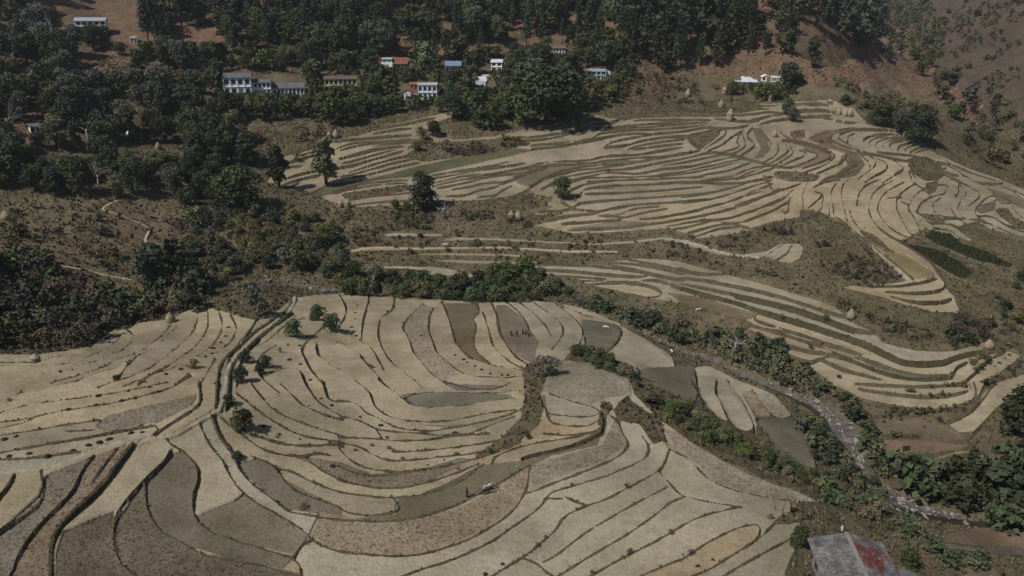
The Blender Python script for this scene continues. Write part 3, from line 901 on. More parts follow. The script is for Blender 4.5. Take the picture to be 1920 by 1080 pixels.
m = sub_mesh('stream_bed', BED); link('stream_bed', m, M_bed, kind='structure', label='pale stony bed of the stream winding across the valley')
m = sub_mesh('footpath', np.concatenate(PATHS)); link('footpath', m, M_path, kind='structure', label='pale trodden footpaths along the terrace edges and slopes')
rest_o = [('far_terrace_fields', sub_mesh('far_terrace_fields', np.concatenate(v)), FM[c]) for c, v in rest.items()]
left = np.flatnonzero(~used_face)
gm = sub_mesh('ground', left)
pal = np.array([COLR[n] for n in CLS], np.float32)
fc = pal[clsf[left]]
at = gm.attributes.new('cover', 'FLOAT_COLOR', 'FACE'); at.data.foreach_set('color', np.c_[fc, np.ones(len(fc))].astype(np.float32).ravel())
ground = link('ground', gm, M_ground, kind='structure', label='terraced valley side of dry scrub, grassy risers and red-brown slopes')
for n, m, mt in ground_children: link(n, m, mt, ground)
for n, m, mt in rest_o: link(n, m, mt, ground, kind='stuff')
print('grid', NR, NA, 'fields', nf, 'rest', sum(len(v) for v in rest.values()), 'hidden in picture', float((hidden.ravel() & in_pic).mean()))

# ------------------------------------------------------------------ where things stand
def height_at(x, y):
    r = math.hypot(x, y); a = math.atan2(x, y)
    i = np.interp(r, rad, np.arange(NR+1)); j = (a-AZ0)/(AZ1-AZ0)*NA
    i0 = int(min(max(i, 0), NR-1)); j0 = int(min(max(j, 0), NA-1)); fi, fj = i-i0, min(max(j-j0, 0), 1)
    return float((Z[i0, j0]*(1-fi)+Z[i0+1, j0]*fi)*(1-fj) + (Z[i0, j0+1]*(1-fi)+Z[i0+1, j0+1]*fi)*fj)
def on_ground(u, v):
    """the point of the land seen at this place of the picture"""
    a, b, t = ray(u, v); az = math.atan2(a, b); j = (az-AZ0)/(AZ1-AZ0)*NA
    j0 = int(min(max(j, 0), NA-1)); f = min(max(j-j0, 0), 1)
    zz = Z[:, j0]*(1-f)+Z[:, j0+1]*f; s = zz - (CAMZ-rad*t); k = np.flatnonzero(s >= 0)
    if len(k) == 0 or k[0] == 0: return None
    k = int(k[0]); w = s[k-1]/(s[k-1]-s[k]); r = rad[k-1]+w*(rad[k]-rad[k-1])
    return Vector((r*a, r*b, float(zz[k-1]+w*(zz[k]-zz[k-1]))))
def px(p): return math.sqrt(p.x**2+p.y**2+(p.z-CAMZ)**2)/F          # metres per picture pixel at p
# ------------------------------------------------------------------ plants
rnd = random.Random(11)
def leaf_mat(name, c, var=.34, hue=.025):
    m = material(name, c, .75, [(.9, 3, .4, .65, ('mul', (.6,.65,.6)), .7), (.25, 2, .4, .65, ('mul', (1.3,1.22,1.0)), .6)], objrand=var, huevar=hue, spec=.25)
    return m
M_dark = leaf_mat('leaves_dark', (.052,.060,.029)); M_mid = leaf_mat('leaves_mid', (.070,.090,.035)); M_olive = leaf_mat('leaves_olive', (.135,.128,.06))
M_grey = leaf_mat('leaves_grey', (.095,.098,.075), .2); M_pine = leaf_mat('needles', (.046,.057,.031)); M_bright = leaf_mat('leaves_bright', (.092,.112,.042))
M_dry = leaf_mat('dry_stems', (.14,.105,.065), .25); M_purple = leaf_mat('purple_stems', (.075,.055,.052), .25)
M_bark = material('bark', (.085,.065,.048), .95, [(3, 3, .4, .6, ('mul', (.5,.5,.5)), .7)], spec=.1)
M_palebark = material('pale_bark', (.30,.28,.25), .9, [(2, 3, .4, .6, ('mul', (.5,.5,.5)), .7)], objrand=.2, spec=.1)

def quads_mesh(name, C, Nn, S, rs_, aspect=1.0):
    """leaf clumps: quads at C with normals Nn and half size S"""
    n = len(C); t = rs_.normal(size=(n, 3)); t -= (t*Nn).sum(1)[:, None]*Nn; t /= np.linalg.norm(t, axis=1)[:, None]+1e-6
    b = np.cross(Nn, t); t = t*S[:, None]; b = b*S[:, None]*aspect
    k = rs_.uniform(.6, 1.25, size=(n, 4, 1))
    v = np.stack([C-t*k[:, 0]-b*.3, C-b*k[:, 1]+t*.3, C+t*k[:, 2]+b*.3, C+b*k[:, 3]-t*.3], 1).reshape(-1, 3)
    return np_mesh(name, v, np.arange(4*n).reshape(n, 4), False)
def crown_mesh(seed, lobes, per, width, zlo, leaf, shape='round'):
    g = np.random.RandomState(seed); C = []; N_ = []
    for i in range(lobes):
        t = (i+.5)/lobes; z = zlo + (1-zlo)*(.12+.76*t**.9)
        if shape == 'tall': w = width*.5*(1-.55*abs(2*t-.8)**1.6)
        elif shape == 'dome': w = width*.5*math.sqrt(max(.1, 1-(t*.95)**2))
        else: w = width*.5*math.sqrt(max(.12, 1-(1.7*t-.75)**2))
        a = g.rand()*6.283; q = w*math.sqrt(g.rand())*.72
        c = np.array([q*math.cos(a), q*math.sin(a), z]); rl = width*g.uniform(.17, .27)
        d = g.normal(size=(per, 3)); d /= np.linalg.norm(d, axis=1)[:, None]; d[:, 2] = np.where(d[:, 2] < -.45, -d[:, 2], d[:, 2])
        p = c + d*rl*g.uniform(.72, 1.08, size=(per, 1))*np.array([1, 1, .8])
        C.append(p); N_.append(d*.8 + g.normal(size=(per, 3))*.55)
    C = np.concatenate(C); N_ = np.concatenate(N_); N_ /= np.linalg.norm(N_, axis=1)[:, None]
    C[:, 2] = np.clip(C[:, 2], .02, 1.03)
    return quads_mesh('crown', C, N_, g.uniform(.6, 1.3, len(C))*leaf, g)
def pine_mesh(seed, zlo=.22, width=.36):
    g = np.random.RandomState(seed); C = []; N_ = []; S = []
    n = 46
    for i in range(n):
        t = i/(n-1); z = zlo + (1-zlo)*t; L = width*.5*((1-t)**.75)*g.uniform(.55, 1.15)+.02; a = i*2.4 + g.uniform(-.4, .4)
        for k in range(20):
            s = g.uniform(.25, 1)**.7; p = np.array([math.cos(a)*L*s, math.sin(a)*L*s, z + .10*L*s + g.normal()*.012])
            C.append(p + g.normal(size=3)*.022); N_.append(g.normal(size=3)*.7+np.array([math.cos(a)*.5, math.sin(a)*.5, .7])); S.append(g.uniform(.016, .034))
    N_ = np.array(N_); N_ /= np.linalg.norm(N_, axis=1)[:, None]
    return quads_mesh('crown', np.array(C), N_, np.array(S), g, .8)
def trunk_mesh(seed, top=.6, r=.03, limbs=4, spread=.22, name='trunk'):
    q = random.Random(seed); b = MB(); lean = (q.uniform(-.04, .04), q.uniform(-.04, .04))
    pts = [(0, 0, -.06), (lean[0]*.3, lean[1]*.3, top*.4), (lean[0], lean[1], top)]
    b.tube(pts, [r*1.3, r, r*.5], 6)
    for i in range(limbs):
        a = i*6.283/limbs + q.uniform(-.4, .4); z = top*q.uniform(.45, .85); L = spread*q.uniform(.7, 1.1)
        b.tube([(lean[0]*z/top, lean[1]*z/top, z), (math.cos(a)*L*.5, math.sin(a)*L*.5, z+L*.5), (math.cos(a)*L, math.sin(a)*L, z+L*.75)], [r*.5, r*.35, r*.12], 5)
    return b.mesh(name, True)
def bare_mesh(seed, depth=4, r=.022, up=.6):
    q = random.Random(seed); b = MB()
    def grow(p, d, L, r_, k):
        p1 = p + d*L*.5 + Vector((q.uniform(-.1, .1), q.uniform(-.1, .1), 0))*L*.5; p2 = p + d*L
        b.tube([p, p1, p2], [r_, r_*.85, r_*.62], 5 if k > 2 else 3)
        if k == 0: return
        for _ in range(q.choice([2, 3, 3]) if k > 1 else 3):
            nd = (d + Vector((q.uniform(-1, 1), q.uniform(-1, 1), q.uniform(-.2, .6)*up))*.85).normalized()
            grow(p2 if q.random() < .6 else p1, nd, L*q.uniform(.55, .8), r_*.55, k-1)
    grow(Vector((0, 0, -.05)), Vector((q.uniform(-.1, .1), q.uniform(-.1, .1), 1)).normalized(), .34, r, depth)
    return b.mesh('branches', True)

def proto(parts): return parts
def trees_of(mat, seeds, trunkmat=M_bark, top=.6, tr=.03, limbs=4, **kw):
    out = []
    for s in seeds:
        c = crown_mesh(s, **kw); c.materials.append(mat); t = trunk_mesh(s, top, tr, limbs); t.materials.append(trunkmat); out.append([('trunk', t), ('crown', c)])
    return out
def pines_of(seeds):
    out = []
    for s in seeds:
        q = random.Random(s); c = pine_mesh(s, q.uniform(.15, .38), q.uniform(.30, .44)); c.materials.append(M_pine)
        t = trunk_mesh(s, .97, .016, 0); t.materials.append(M_bark); out.append([('trunk', t), ('crown', c)])
    return out
def shrubs_of(mat, seeds, stemmat=M_bark, **kw):
    out = []
    for s in seeds:
        c = crown_mesh(s, **kw); c.materials.append(mat); b = MB(); q = random.Random(s)
        for i in range(4):
            a = q.uniform(0, 6.28); b.tube([(0, 0, -.08), (math.cos(a)*.15, math.sin(a)*.15, .3), (math.cos(a)*.3, math.sin(a)*.3, .62)], [.03, .022, .012], 4)
        t = b.mesh('stems'); t.materials.append(stemmat); out.append([('stems', t), ('foliage', c)])
    return out
def bare_of(seeds, mat, **kw):
    out = []
    for s in seeds:
        m = bare_mesh(s, **kw); m.materials.append(mat); t = trunk_mesh(s, .4, .03, 2, .2); t.materials.append(mat); out.append([('trunk', t), ('branches', m)])
    return out
BROAD = dict(lobes=20, per=150, width=.82, zlo=.06, leaf=.027)
P = dict(
 dark=trees_of(M_dark, (1, 2, 3, 4, 5), **BROAD), mid=trees_of(M_mid, (6, 7, 8, 9), **BROAD), olive=trees_of(M_olive, (10, 11), **BROAD), grey=trees_of(M_grey, (12, 13), **BROAD),
 tall=trees_of(M_dark, (14, 15), lobes=19, per=130, width=.52, zlo=.02, leaf=.026, shape='tall'), tallolive=trees_of(M_olive, (16,), lobes=19, per=130, width=.54, zlo=.02, leaf=.026, shape='tall'),
 full=trees_of(M_dark, (17, 18), lobes=24, per=150, width=.92, zlo=.0, leaf=.027), fullmid=trees_of(M_mid, (19, 20), lobes=24, per=150, width=.92, zlo=.0, leaf=.027),
 pine=pines_of((21, 22, 23, 24, 25)),
 shrub=shrubs_of(M_mid, (31, 32, 33, 34), lobes=14, per=90, width=1.3, zlo=.03, leaf=.052, shape='dome'),
 dshrub=shrubs_of(M_dark, (35, 36, 37, 38), lobes=14, per=90, width=1.3, zlo=.03, leaf=.052, shape='dome'),
 oshrub=shrubs_of(M_olive, (39, 40), lobes=10, per=70, width=1.3, zlo=.05, leaf=.055, shape='dome'),
 bshrub=shrubs_of(M_bright, (41, 42), lobes=10, per=70, width=1.3, zlo=.05, leaf=.06, shape='dome'),
 gshrub=shrubs_of(M_grey, (43,), lobes=9, per=60, width=1.3, zlo=.05, leaf=.05, shape='dome'),
 dry=shrubs_of(M_dry, (44, 45), lobes=9, per=60, width=1.4, zlo=.03, leaf=.05, shape='dome'), purple=shrubs_of(M_purple, (46,), lobes=9, per=60, width=1.4, zlo=.03, leaf=.05, shape='dome'),
 bare=bare_of((51, 52, 53), M_palebark, depth=4), lopped=bare_of((54, 55), M_bark, depth=2, r=.03))
NM = dict(full='round_tree', fullmid='round_tree', dark='broadleaf_tree', mid='broadleaf_tree', olive='broadleaf_tree', grey='broadleaf_tree', tall='tall_tree', tallolive='tall_tree', pine='pine_tree', shrub='shrub', dshrub='shrub',
          oshrub='shrub', bshrub='shrub', gshrub='shrub', dry='dry_shrub', purple='dry_shrub', bare='bare_tree', lopped='lopped_tree')
NTREE = 0
def plant(kind, p, hgt, wid, label, group=None, cat=None):
    """wid: crown width relative to the proto's own width"""
    global NTREE
    NTREE += 1
    pr = rnd.choice(P[kind]); k = NM[kind]
    o = link(k, None, label=label, cat=cat or ('tree' if k.endswith('tree') else 'shrub'), group=group, loc=(p.x, p.y, p.z-.1))
    o.scale = (hgt*wid, hgt*wid*rnd.uniform(.85, 1.15), hgt); o.rotation_euler = (0, 0, rnd.uniform(0, 6.28))
    for n, me in pr: link(n, me, None, o)
    return o
KEEP_CLEAR = []          # picture boxes that must stay open (houses, clearings)
taken = {}
def free(p, d):
    gx, gy = int(p.x//8), int(p.y//8)
    for i in (-1, 0, 1):
        for j in (-1, 0, 1):
            for (x, y, r) in taken.get((gx+i, gy+j), ()):
                if (x-p.x)**2+(y-p.y)**2 < (d+r)**2*.25: return False
    return True
def take(p, d): taken.setdefault((int(p.x//8), int(p.y//8)), []).append((p.x, p.y, d))
def inside(u, v, poly):
    c = False; n = len(poly)
    for i in range(n):
        (x0, y0), (x1, y1) = poly[i], poly[i-1]
        if (y0 > v) != (y1 > v) and u < (x1-x0)*(v-y0)/(y1-y0)+x0: c = not c
    return c
def room(u, v, hpx, wpx):
    """how tall a plant may be here without hiding a house or a clearing"""
    for (a, b, c, d) in KEEP_CLEAR:
        if u+wpx*.42 > a and u-wpx*.42 < c and v > b and v-hpx < d:
            if v <= d: return 0
            hpx = min(hpx, v-d+1)
    return hpx
ADJ = dict(dark='dark', mid='mid green', olive='olive', grey='grey-green', tall='narrow dark', tallolive='narrow olive', pine='tall pointed', shrub='green', dshrub='dark', oshrub='olive',
           bshrub='bright green', gshrub='grey-green', dry='dry brown', purple='purplish brown', bare='leafless pale')
NOUN = dict(pine='pine', dry='bush', purple='bush')
MASS = {}; CAP = {'shrub': 30, 'bush': 190, 'broadleaf_tree': 15}
OVER = {'tree': ('background_wood', 'dark trees that merge into one wood behind and between the other trees'), 'shrub': ('background_shrubs', 'leafy shrubs that merge into one green mass between the trees')}
def wood(poly, tries, limit, kinds, hpx, gap, label, group, fields=False, wid=(.85, 1.2), mass=None, cluster=None):
    """label: words on where, or pairs (test on picture place, words)"""
    poly = [tuple(map(float, q.split())) for q in poly.split(',')]; us = [q[0] for q in poly]; vs_ = [q[1] for q in poly]; n = 0
    for _ in range(tries):
        if n >= limit: break
        u, v = rnd.uniform(min(us), max(us)), rnd.uniform(min(vs_), max(vs_))
        if not inside(u, v, poly): continue
        if not fields and cmap[int(v)+MV, int(u)+MU] in FIELDS: continue
        k = rnd.choice(kinds); hp = rnd.uniform(*hpx)*rnd.choice([.75, 1, 1, 1.15])
        if k == 'olive' : hp *= .85
        p = on_ground(u, v)
        if p is None: continue
        if cluster and float(lattice(np.array([p.x]), np.array([p.y]), cluster, 7)[0]+.5*lattice(np.array([p.x]), np.array([p.y]), cluster*.4, 8)[0]) < .06: continue
        ar = .45 if k == 'pine' else .75 if NM[k].endswith('tree') else 1.3
        h2 = room(u, v, hp, hp*ar)
        if h2 < hp*.3 or h2 < 5: continue
        if h2 < hp*.6 and NM[k].endswith('tree'): k = rnd.choice(['shrub', 'dshrub']); ar = 1.3
        hp = h2; d = hp*ar*px(p)*gap
        if not free(p, d): continue
        take(p, d); n += 1
        nmk = 'bush' if hpx[1] < 24 and not NM[k].endswith('tree') else NM[k]
        if not mass and CAP.get(nmk, 0) >= 296:
            MASS.setdefault(OVER['tree' if nmk.endswith('tree') else 'shrub'], []).append((k, p, hp*px(p), rnd.uniform(*wid))); continue
        if not mass: CAP[nmk] = CAP.get(nmk, 0)+1
        if mass:
            MASS.setdefault(mass, []).append((k, p, hp*px(p), rnd.uniform(*wid))); continue
        where = label if isinstance(label, str) else next(w for (t, w) in label if t(u, v))
        noun = NOUN.get(k, 'tree' if NM[k].endswith('tree') else 'bush' if hpx[1] < 24 else 'shrub')
        o = plant(k, p, hp*px(p), rnd.uniform(*wid), ADJ[k]+' '+noun+' '+where, group, cat=noun if noun != 'pine' else 'pine tree')
        if noun == 'bush' : o.name = 'bush'
    return n
def build_mass():
    """plants nobody could tell apart, joined"""
    for (name, label), lst in MASS.items():
        V_, Q_, MI, mats, nv = [], [], [], [], 0
        for (k, p, hgt, w) in lst:
            me = rnd.choice(P[k])[1][1]; n = len(me.vertices); co = np.empty(n*3, np.float32); me.vertices.foreach_get('co', co)
            co = co.reshape(-1, 4, 3); want = min(200, max(32, hgt/px(p)*6)); fr = min(1, want/len(co)); sel = np.random.RandomState(rnd.randrange(9999)).rand(len(co)) < fr; co = co[sel]
            c = co.mean(1, keepdims=True); co = c+(co-c)*min(3.0, .82*fr**-.5); co = co.reshape(-1, 3)
            a = rnd.uniform(0, 6.28); ca, sa_ = math.cos(a), math.sin(a)
            x = (co[:, 0]*ca-co[:, 1]*sa_)*hgt*w+p.x; y = (co[:, 0]*sa_+co[:, 1]*ca)*hgt*w+p.y; z = co[:, 2]*hgt+p.z-.1
            V_.append(np.stack([x, y, z], 1)); m = len(co)//4; Q_.append(np.arange(4*m).reshape(m, 4)+nv); nv += 4*m
            mt = me.materials[0]
            if mt not in mats: mats.append(mt)
            MI.append(np.full(m, mats.index(mt), np.int32))
        me = np_mesh(name, np.concatenate(V_), np.concatenate(Q_), False)
        for mt in mats: me.materials.append(mt)
        me.polygons.foreach_set('material_index', np.concatenate(MI)); link(name, me, kind='stuff', label=label)
# ------------------------------------------------------------------ single plants that stand out (picture foot, height, relative width)
KEEP_CLEAR += [(422,136,571,177),(608,146,668,163),(712,110,766,128),(748,156,816,182),(834,118,864,132),(919,112,943,132),(892,142,918,166),(150,34,204,56),
               (55,232,80,254),(1036,84,1064,102),(1096,128,1142,146),(1374,138,1472,156),(240,60,262,84),(160,108,240,142),(232,268,330,292),(60,0,260,26),(0,60,30,76),
               (340,52,412,84),(25,122,80,150),(70,276,125,300),(1495,65,1560,160)]
SINGLE = [
 ('tallolive',612,346,90,1.0,'tall pale olive tree standing alone left of the far terraces'),
 ('tall',524,352,80,.95,'narrow dark tree with its shadow left of the pale olive tree'),
 ('tall',466,312,62,1.3,'dark bushy tree at the edge of the left wood above the narrow dark tree'),
 ('full',794,395,72,1.0,'large round dark tree alone in the middle of the far terraces'),
 ('bshrub',742,394,20,.75,'bright green bush left of the large round tree'),
 ('shrub',763,395,16,.8,'smaller green bush touching the large round tree'),
 ('fullmid',1056,373,42,1.0,'small green tree on the far terraces right of the scrub slope'),
 ('fullmid',452,392,78,1.25,'wide dark green tree at the lower corner of the left wood'),
 ('dshrub',1082,243,22,.8,'compact dark bush on the terraces below the village wood'),
 ('dshrub',812,255,28,.85,'dark bush above the far terraces below the village'),
 ('bshrub',783,283,18,1.0,'bright green bush among the upper terraces left of centre'),
 ('oshrub',788,262,24,.9,'pale yellowish leafy bush beside the dark bush below the village'),
 ('oshrub',840,278,16,1.4,'low pale leafy bush among the upper terraces'),
 ('tall',292,556,98,1.1,'tall dark tree on the ravine slope at left, above the footpath bend'),
 ('gshrub',483,592,56,.75,'grey-green bush on the dry knoll beside the footpath'),
 ('dark',1030,232,108,1.5,'huge dark spreading tree at the right end of the village'),
 ('full',1648,236,38,1.5,'dark round tree at the left of the clump on the right spur'),
 ('full',1716,268,60,1.25,'large dark tree at the right of the clump on the right spur'),
 ('grey',1686,250,38,1.2,'grey-green tree in the middle of the clump on the right spur'),
 ('full',1482,165,42,1.3,'dark broad tree beside the white houses right of the pine stand'),
 ('tall',1525,126,54,1.1,'dark tree on the bare ridge right of the white houses'),
 ('grey',1485,228,26,1.2,'small grey tree above the upper right terraces'),
 ('shrub',1475,215,26,.8,'small green tree beside the small grey tree on the upper terraces'),
 ('dshrub',1584,198,18,.9,'dark bush left of three haystacks on the right spur'),
 ('pine',1667,118,20,1.6,'single small tree on the red patch in the side valley'),
 ('mid',1785,222,24,1.2,'small green tree near the tip of the right spur'),
 ('bare',1032,700,68,1.5,'big leafless tree with grey twigs beside the near bowl of fields'),
 ('gshrub',1025,705,40,1.1,'dark grey-green bush under the big leafless tree'),
 ('bare',1192,708,58,1.7,'leafless tree in front of the pale tongue-shaped field'),
 ('bare',1376,664,62,1.6,'leafless pale tree on the stream bank left of the long curved terraces'),
 ('bare',168,272,66,1.2,'white-stemmed bare tree among the dark trees at far left'),
 ('bare',832,408,46,1.6,'thin leafless tree right of the large round tree'),
 ('bare',700,545,60,1.0,'leafless tree standing in the bushes above the near bowl'),
 ('bare',294,548,46,1.0,'small leafless tree beside the tall dark tree on the ravine slope'),
 ('dshrub',456,806,40,.85,'dark bush with a sharp shadow beside the irrigation channel'),
 ('shrub',552,632,32,.95,'round green bush on the bund right of the channel path'),
 ('shrub',597,600,28,.95,'green bush on the terrace edge just below the knoll'),
 ('shrub',622,622,34,.8,'green bush at the upper corner of the near bowl of fields'),
 ('dshrub',500,688,22,.9,'small dark bush right of the footpath, upper of two'),
 ('dshrub',490,702,22,.9,'small dark bush right of the footpath, lower of two'),
 ('dshrub',463,680,24,.8,'dark bush hugging the right side of the channel'),
 ('dshrub',453,715,28,.8,'dark bush on the channel bank right of the path bend'),
 ('dshrub',430,760,22,.9,'dark bush on the channel where the footpaths meet'),
 ('oshrub',363,690,16,1.1,'tufted bush between the left fields'),
 ('dshrub',446,860,14,1.2,'dark bush on the thick bund below the channel'),
 ('dshrub',1500,1022,34,.85,'dark green bush at the corner of the grey stone roof'),
 ('shrub',1700,1058,30,.9,'green bush on the slope right of the grey stone roof'),
]
for (k, u, v, hp, w, lb) in SINGLE:
    p = on_ground(u, v)
    if p: plant(k, p, hp*px(p), w, lb); take(p, hp*px(p)*.5)
for (u, v, hp) in ((1453,957,22),(1467,962,30),(1483,960,58),(1504,975,58),(1492,996,36),(1524,1001,30),(1543,1003,34)):
    p = on_ground(u, v); plant('lopped', p, hp*px(p), .7, 'thin lopped tree trunk with bare stubs beside the stone-roofed house', 'lopped trees by the stone-roofed house')
# small shrubs on the bunds
BUND = """H:1285 570,1480 640,1600 585,1150 860,1100 908,915 1020,930 820,1415 1060,1690 905,1490 895,1320 700,640 275,340 420,655 480,500 545,130 450,480 455,580 425,650 395,705 380,815 380,800 1075,1345 990,1845 830,1620 950,1910 960,1560 990,1800 1025,1570 475,270 365,80 375,160 345,370 375,910 290,260 300,1020 270,1040 300,960 320
G:1640 310,1690 310,1855 330,1600 250,1730 120,1395 100,1480 590,1720 700,1780 560,1390 220,1500 280,1560 300,1340 200,1380 260,115 50,40 90,1000 5,650 40
D:1060 980,1150 930,1380 930,1340 1040,650 1050,330 1015,405 995,515 965,640 905,910 835,1400 790,1580 900,1620 860,1700 800,1240 1000,1100 960,1300 920
E:290 255,440 252,770 280,1050 270,1095 275,1195 290,1415 285,1105 370,960 320,1560 225,1130 150,1510 560,1380 700,450 400,590 330,920 325,1250 370,1540 290,1660 280,270 680,395 880
F:745 465,630 650,670 665,1000 640,890 740,1140 790,560 710,280 570,810 715,960 770,650 715,770 855,720 880,540 400,1530 510,1500 740,1680 650,1730 690,1800 720,1880 800,1430 790,1520 770,1300 780,1210 740,1690 930,890 1040
I:1100 180,1210 155,1390 205,1440 210,1350 240,95 1030,180 985,40 950,490 760,1260 150,1140 215,380 895,170 880,300 820,1270 50,700 690,620 740
b:870 290,1210 440,1150 740,1200 790,1330 640,280 750,500 450,1820 400
a:450 380,1130 400,1380 500,1080 720,970 260,1040 260
f:1010 165,100 830,760 750,940 830,630 870,1170 470"""
for ln in BUND.splitlines():
    for (u, v) in sheet(ln):
        p = on_ground(u, v+1)
        if p is None: continue
        if rnd.random() < .22: continue
        hp = rnd.uniform(3.5, 7)*rnd.choice([.8, 1, 1.6])*(.7 if v < 450 else 1.0); p = on_ground(u+rnd.uniform(-4, 4), v+rnd.uniform(-1, 2)) or p
        plant(rnd.choice(['dshrub', 'oshrub', 'dry', 'oshrub', 'purple']), p, hp*px(p), rnd.uniform(.8, 1.4), 'small scrubby bush growing on a terrace edge', 'small bushes on the terrace edges', cat='bush').name = 'bush'
# ------------------------------------------------------------------ woods and thickets
T = lambda u, v: True
nn = []
LW = 'wood on the left slope'
nn.append(wood('-60 20,60 60,160 62,240 80,290 60,330 110,380 130,400 170,430 200,440 240,448 262,436 300,424 340,415 382,400 385,300 392,230 376,60 366,-60 350', 6000, 190, ['dark','dark','dark','mid','tall','grey','olive','bare'], (36, 70), .60,
  [(lambda u, v: v < 150 and u < 260, 'below the grey-roofed house at upper left'), (lambda u, v: v < 210, 'left of the long white school building'), (lambda u, v: u < 110, 'round the small white house at far left'),
   (lambda u, v: v > 310 and u < 250, 'at the lower left edge of the wood'), (lambda u, v: u > 330, 'at the right end of the left wood, by the terraces'), (T, 'in the middle of the left wood')], LW))
nn.append(wood('270 -40,700 -40,720 100,640 110,560 118,480 108,400 120,330 118,270 100', 5000, 165, ['pine','pine','pine','pine','dark','mid'], (40, 78), .50,
  [(lambda u, v: u < 400, 'on the hillside left above the school building'), (lambda u, v: v < 30 and u < 560, 'at the top edge left of centre'), (lambda u, v: v < 30, 'at the top edge above the cream building'), (T, 'on the slope just above the school and cream building')], 'hillside trees above the school'))
nn.append(wood('700 -40,1160 -40,1180 100,1100 95,1000 105,900 105,800 112,700 112', 5000, 140, ['pine','pine','pine','dark','mid'], (32, 66), .55,
  [(lambda u, v: u < 850 and v > 40, 'on the red slope above the blue-roofed house'), (lambda u, v: u > 1000, 'on the red slope above the huge spreading tree'), (lambda u, v: v < 40, 'at the top edge above the village centre'), (T, 'on the red slope above the white two-storey house')], 'hillside trees above the village'))
nn.append(wood('380 122,560 118,700 110,900 108,1100 100,1180 110,1190 175,1100 212,1080 215,1000 240,900 246,830 215,760 205,700 225,640 240,560 226,440 232,400 200', 9000, 210, ['mid','mid','dark','mid','olive','bshrub','shrub'], (26, 52), .58,
  [(lambda u, v: u < 480 and v > 180, 'below the two-storey school block'), (lambda u, v: u < 600 and v > 180, 'below the long school wing'), (lambda u, v: u < 600, 'behind the school building'), (lambda u, v: u < 745 and v > 180, 'below the cream building'),
   (lambda u, v: u < 745, 'round the cream and the pink-roofed buildings'), (lambda u, v: u < 880 and v > 190, 'below the red-roofed white house'), (lambda u, v: u < 880, 'between the red-roofed and the blue-roofed houses'),
   (lambda u, v: u < 1000, 'round the white two-storey house'), (T, 'round the huge spreading tree and turquoise house')], 'trees between the village houses'))
wood('400 118,560 114,700 108,900 106,1100 98,1190 112,1195 178,1100 210,1080 214,1000 236,900 243,830 214,760 203,700 224,640 238,560 224,440 232,400 205', 9000, 230, ['mid','mid','shrub','bshrub','olive','dark','shrub'], (12, 26), .50, '', '', mass=('village_greenery', 'dense green bushes and young trees filling the gaps between the village houses'))
nn.append(wood('1150 -40,1410 -40,1408 70,1405 112,1340 130,1290 145,1230 132,1180 112', 4000, 100, ['pine','pine','dark','pine'], (46, 80), .58,
  [(lambda u, v: v < 30, 'at the top of the dense stand right of the village'), (lambda u, v: u > 1300, 'in the dense stand beside the right-hand houses'), (T, 'in the lower left of the dense stand right of the village')], 'dense pine stand right of the village'))
wood('1410 -40,1640 -40,1650 60,1650 98,1600 96,1545 66,1500 40,1440 40', 4000, 110, ['pine','pine','pine','dark'], (38, 62), .52, '', '', mass=('pine_wood', 'dark pine wood covering the shaded flank behind the bare ridge'))
wood('1405 40,1500 45,1500 110,1440 128,1410 128', 400, 10, ['pine','dark','mid'], (24, 44), .9, 'on the red slope above the right-hand white houses', 'scattered trees above the right houses')
wood('1640 70,1720 40,1760 100,1800 160,1900 200,1960 240,1960 345,1880 330,1850 312,1800 262,1745 150,1650 112', 2500, 62, ['dark','mid','dark','grey','oshrub'], (12, 30), .8,
  [(lambda u, v: v < 130, 'in the far end of the side valley'), (lambda u, v: v > 230, 'in the side valley below the right spur'), (T, 'in the middle of the side valley')], 'trees along the side valley')
wood('1640 -20,1700 -20,1770 60,1760 125,1700 110,1650 70', 1500, 110, ['dark','mid','grey'], (9, 20), .7, '', '', mass=('valley_wood', 'hazy small trees covering the floor of the far side valley'), cluster=60)
wood('1650 -30,1960 -30,1960 225,1850 175,1760 110', 4000, 220, ['dshrub','oshrub','purple','purple','dark'], (3, 9), .8, '', '', cluster=55, mass=('hillside_bushes', 'dark bushes speckling the far brown hillside'))
wood('1380 150,1370 180,1420 195,1500 180,1500 168,1470 164', 400, 16, ['shrub','bshrub','mid'], (14, 26), .75, 'below the white houses on the right', 'trees below the right houses')
RV = ('ravine_thicket', 'dense dark thicket of shrubs filling the ravine at left')
wood('-60 500,80 492,110 560,240 565,285 525,330 480,345 540,380 520,360 590,270 602,210 622,150 652,-60 660', 4000, 130, ['dshrub','dshrub','shrub','shrub','oshrub','dry','purple'], (20, 44), .60, '', '', mass=RV)
nn.append(wood('370 420,440 395,560 405,640 440,640 530,560 512,480 500,370 555,340 540,340 470', 3500, 95, ['dshrub','oshrub','shrub','oshrub','gshrub','dry'], (14, 34), .70,
  [(lambda u, v: u < 440, 'between the footpath zigzag and the knoll'), (lambda u, v: v < 450, 'at the top of the thicket above the stream'), (T, 'in the thicket above the stream rocks')], 'thicket above the stream at left'))
nn.append(wood('620 515,700 525,850 540,910 515,985 508,1050 530,1068 558,1000 566,900 566,650 554', 2500, 80, ['shrub','dshrub','shrub','oshrub'], (16, 38), .60,
  [(lambda u, v: u < 780, 'in the left part of the hedge above the near bowl'), (lambda u, v: u > 900, 'in the tall right part of the hedge above the near bowl'), (T, 'in the middle of the hedge above the near bowl')], 'hedge along the stream above the near bowl'))
wood('1060 555,1150 582,1270 610,1300 640,1280 650,1180 606,1090 580', 1500, 45, ['shrub','dshrub','oshrub','gshrub'], (14, 28), .68, 'along the stream above the tongue-shaped field', 'shrubs along the middle stream')
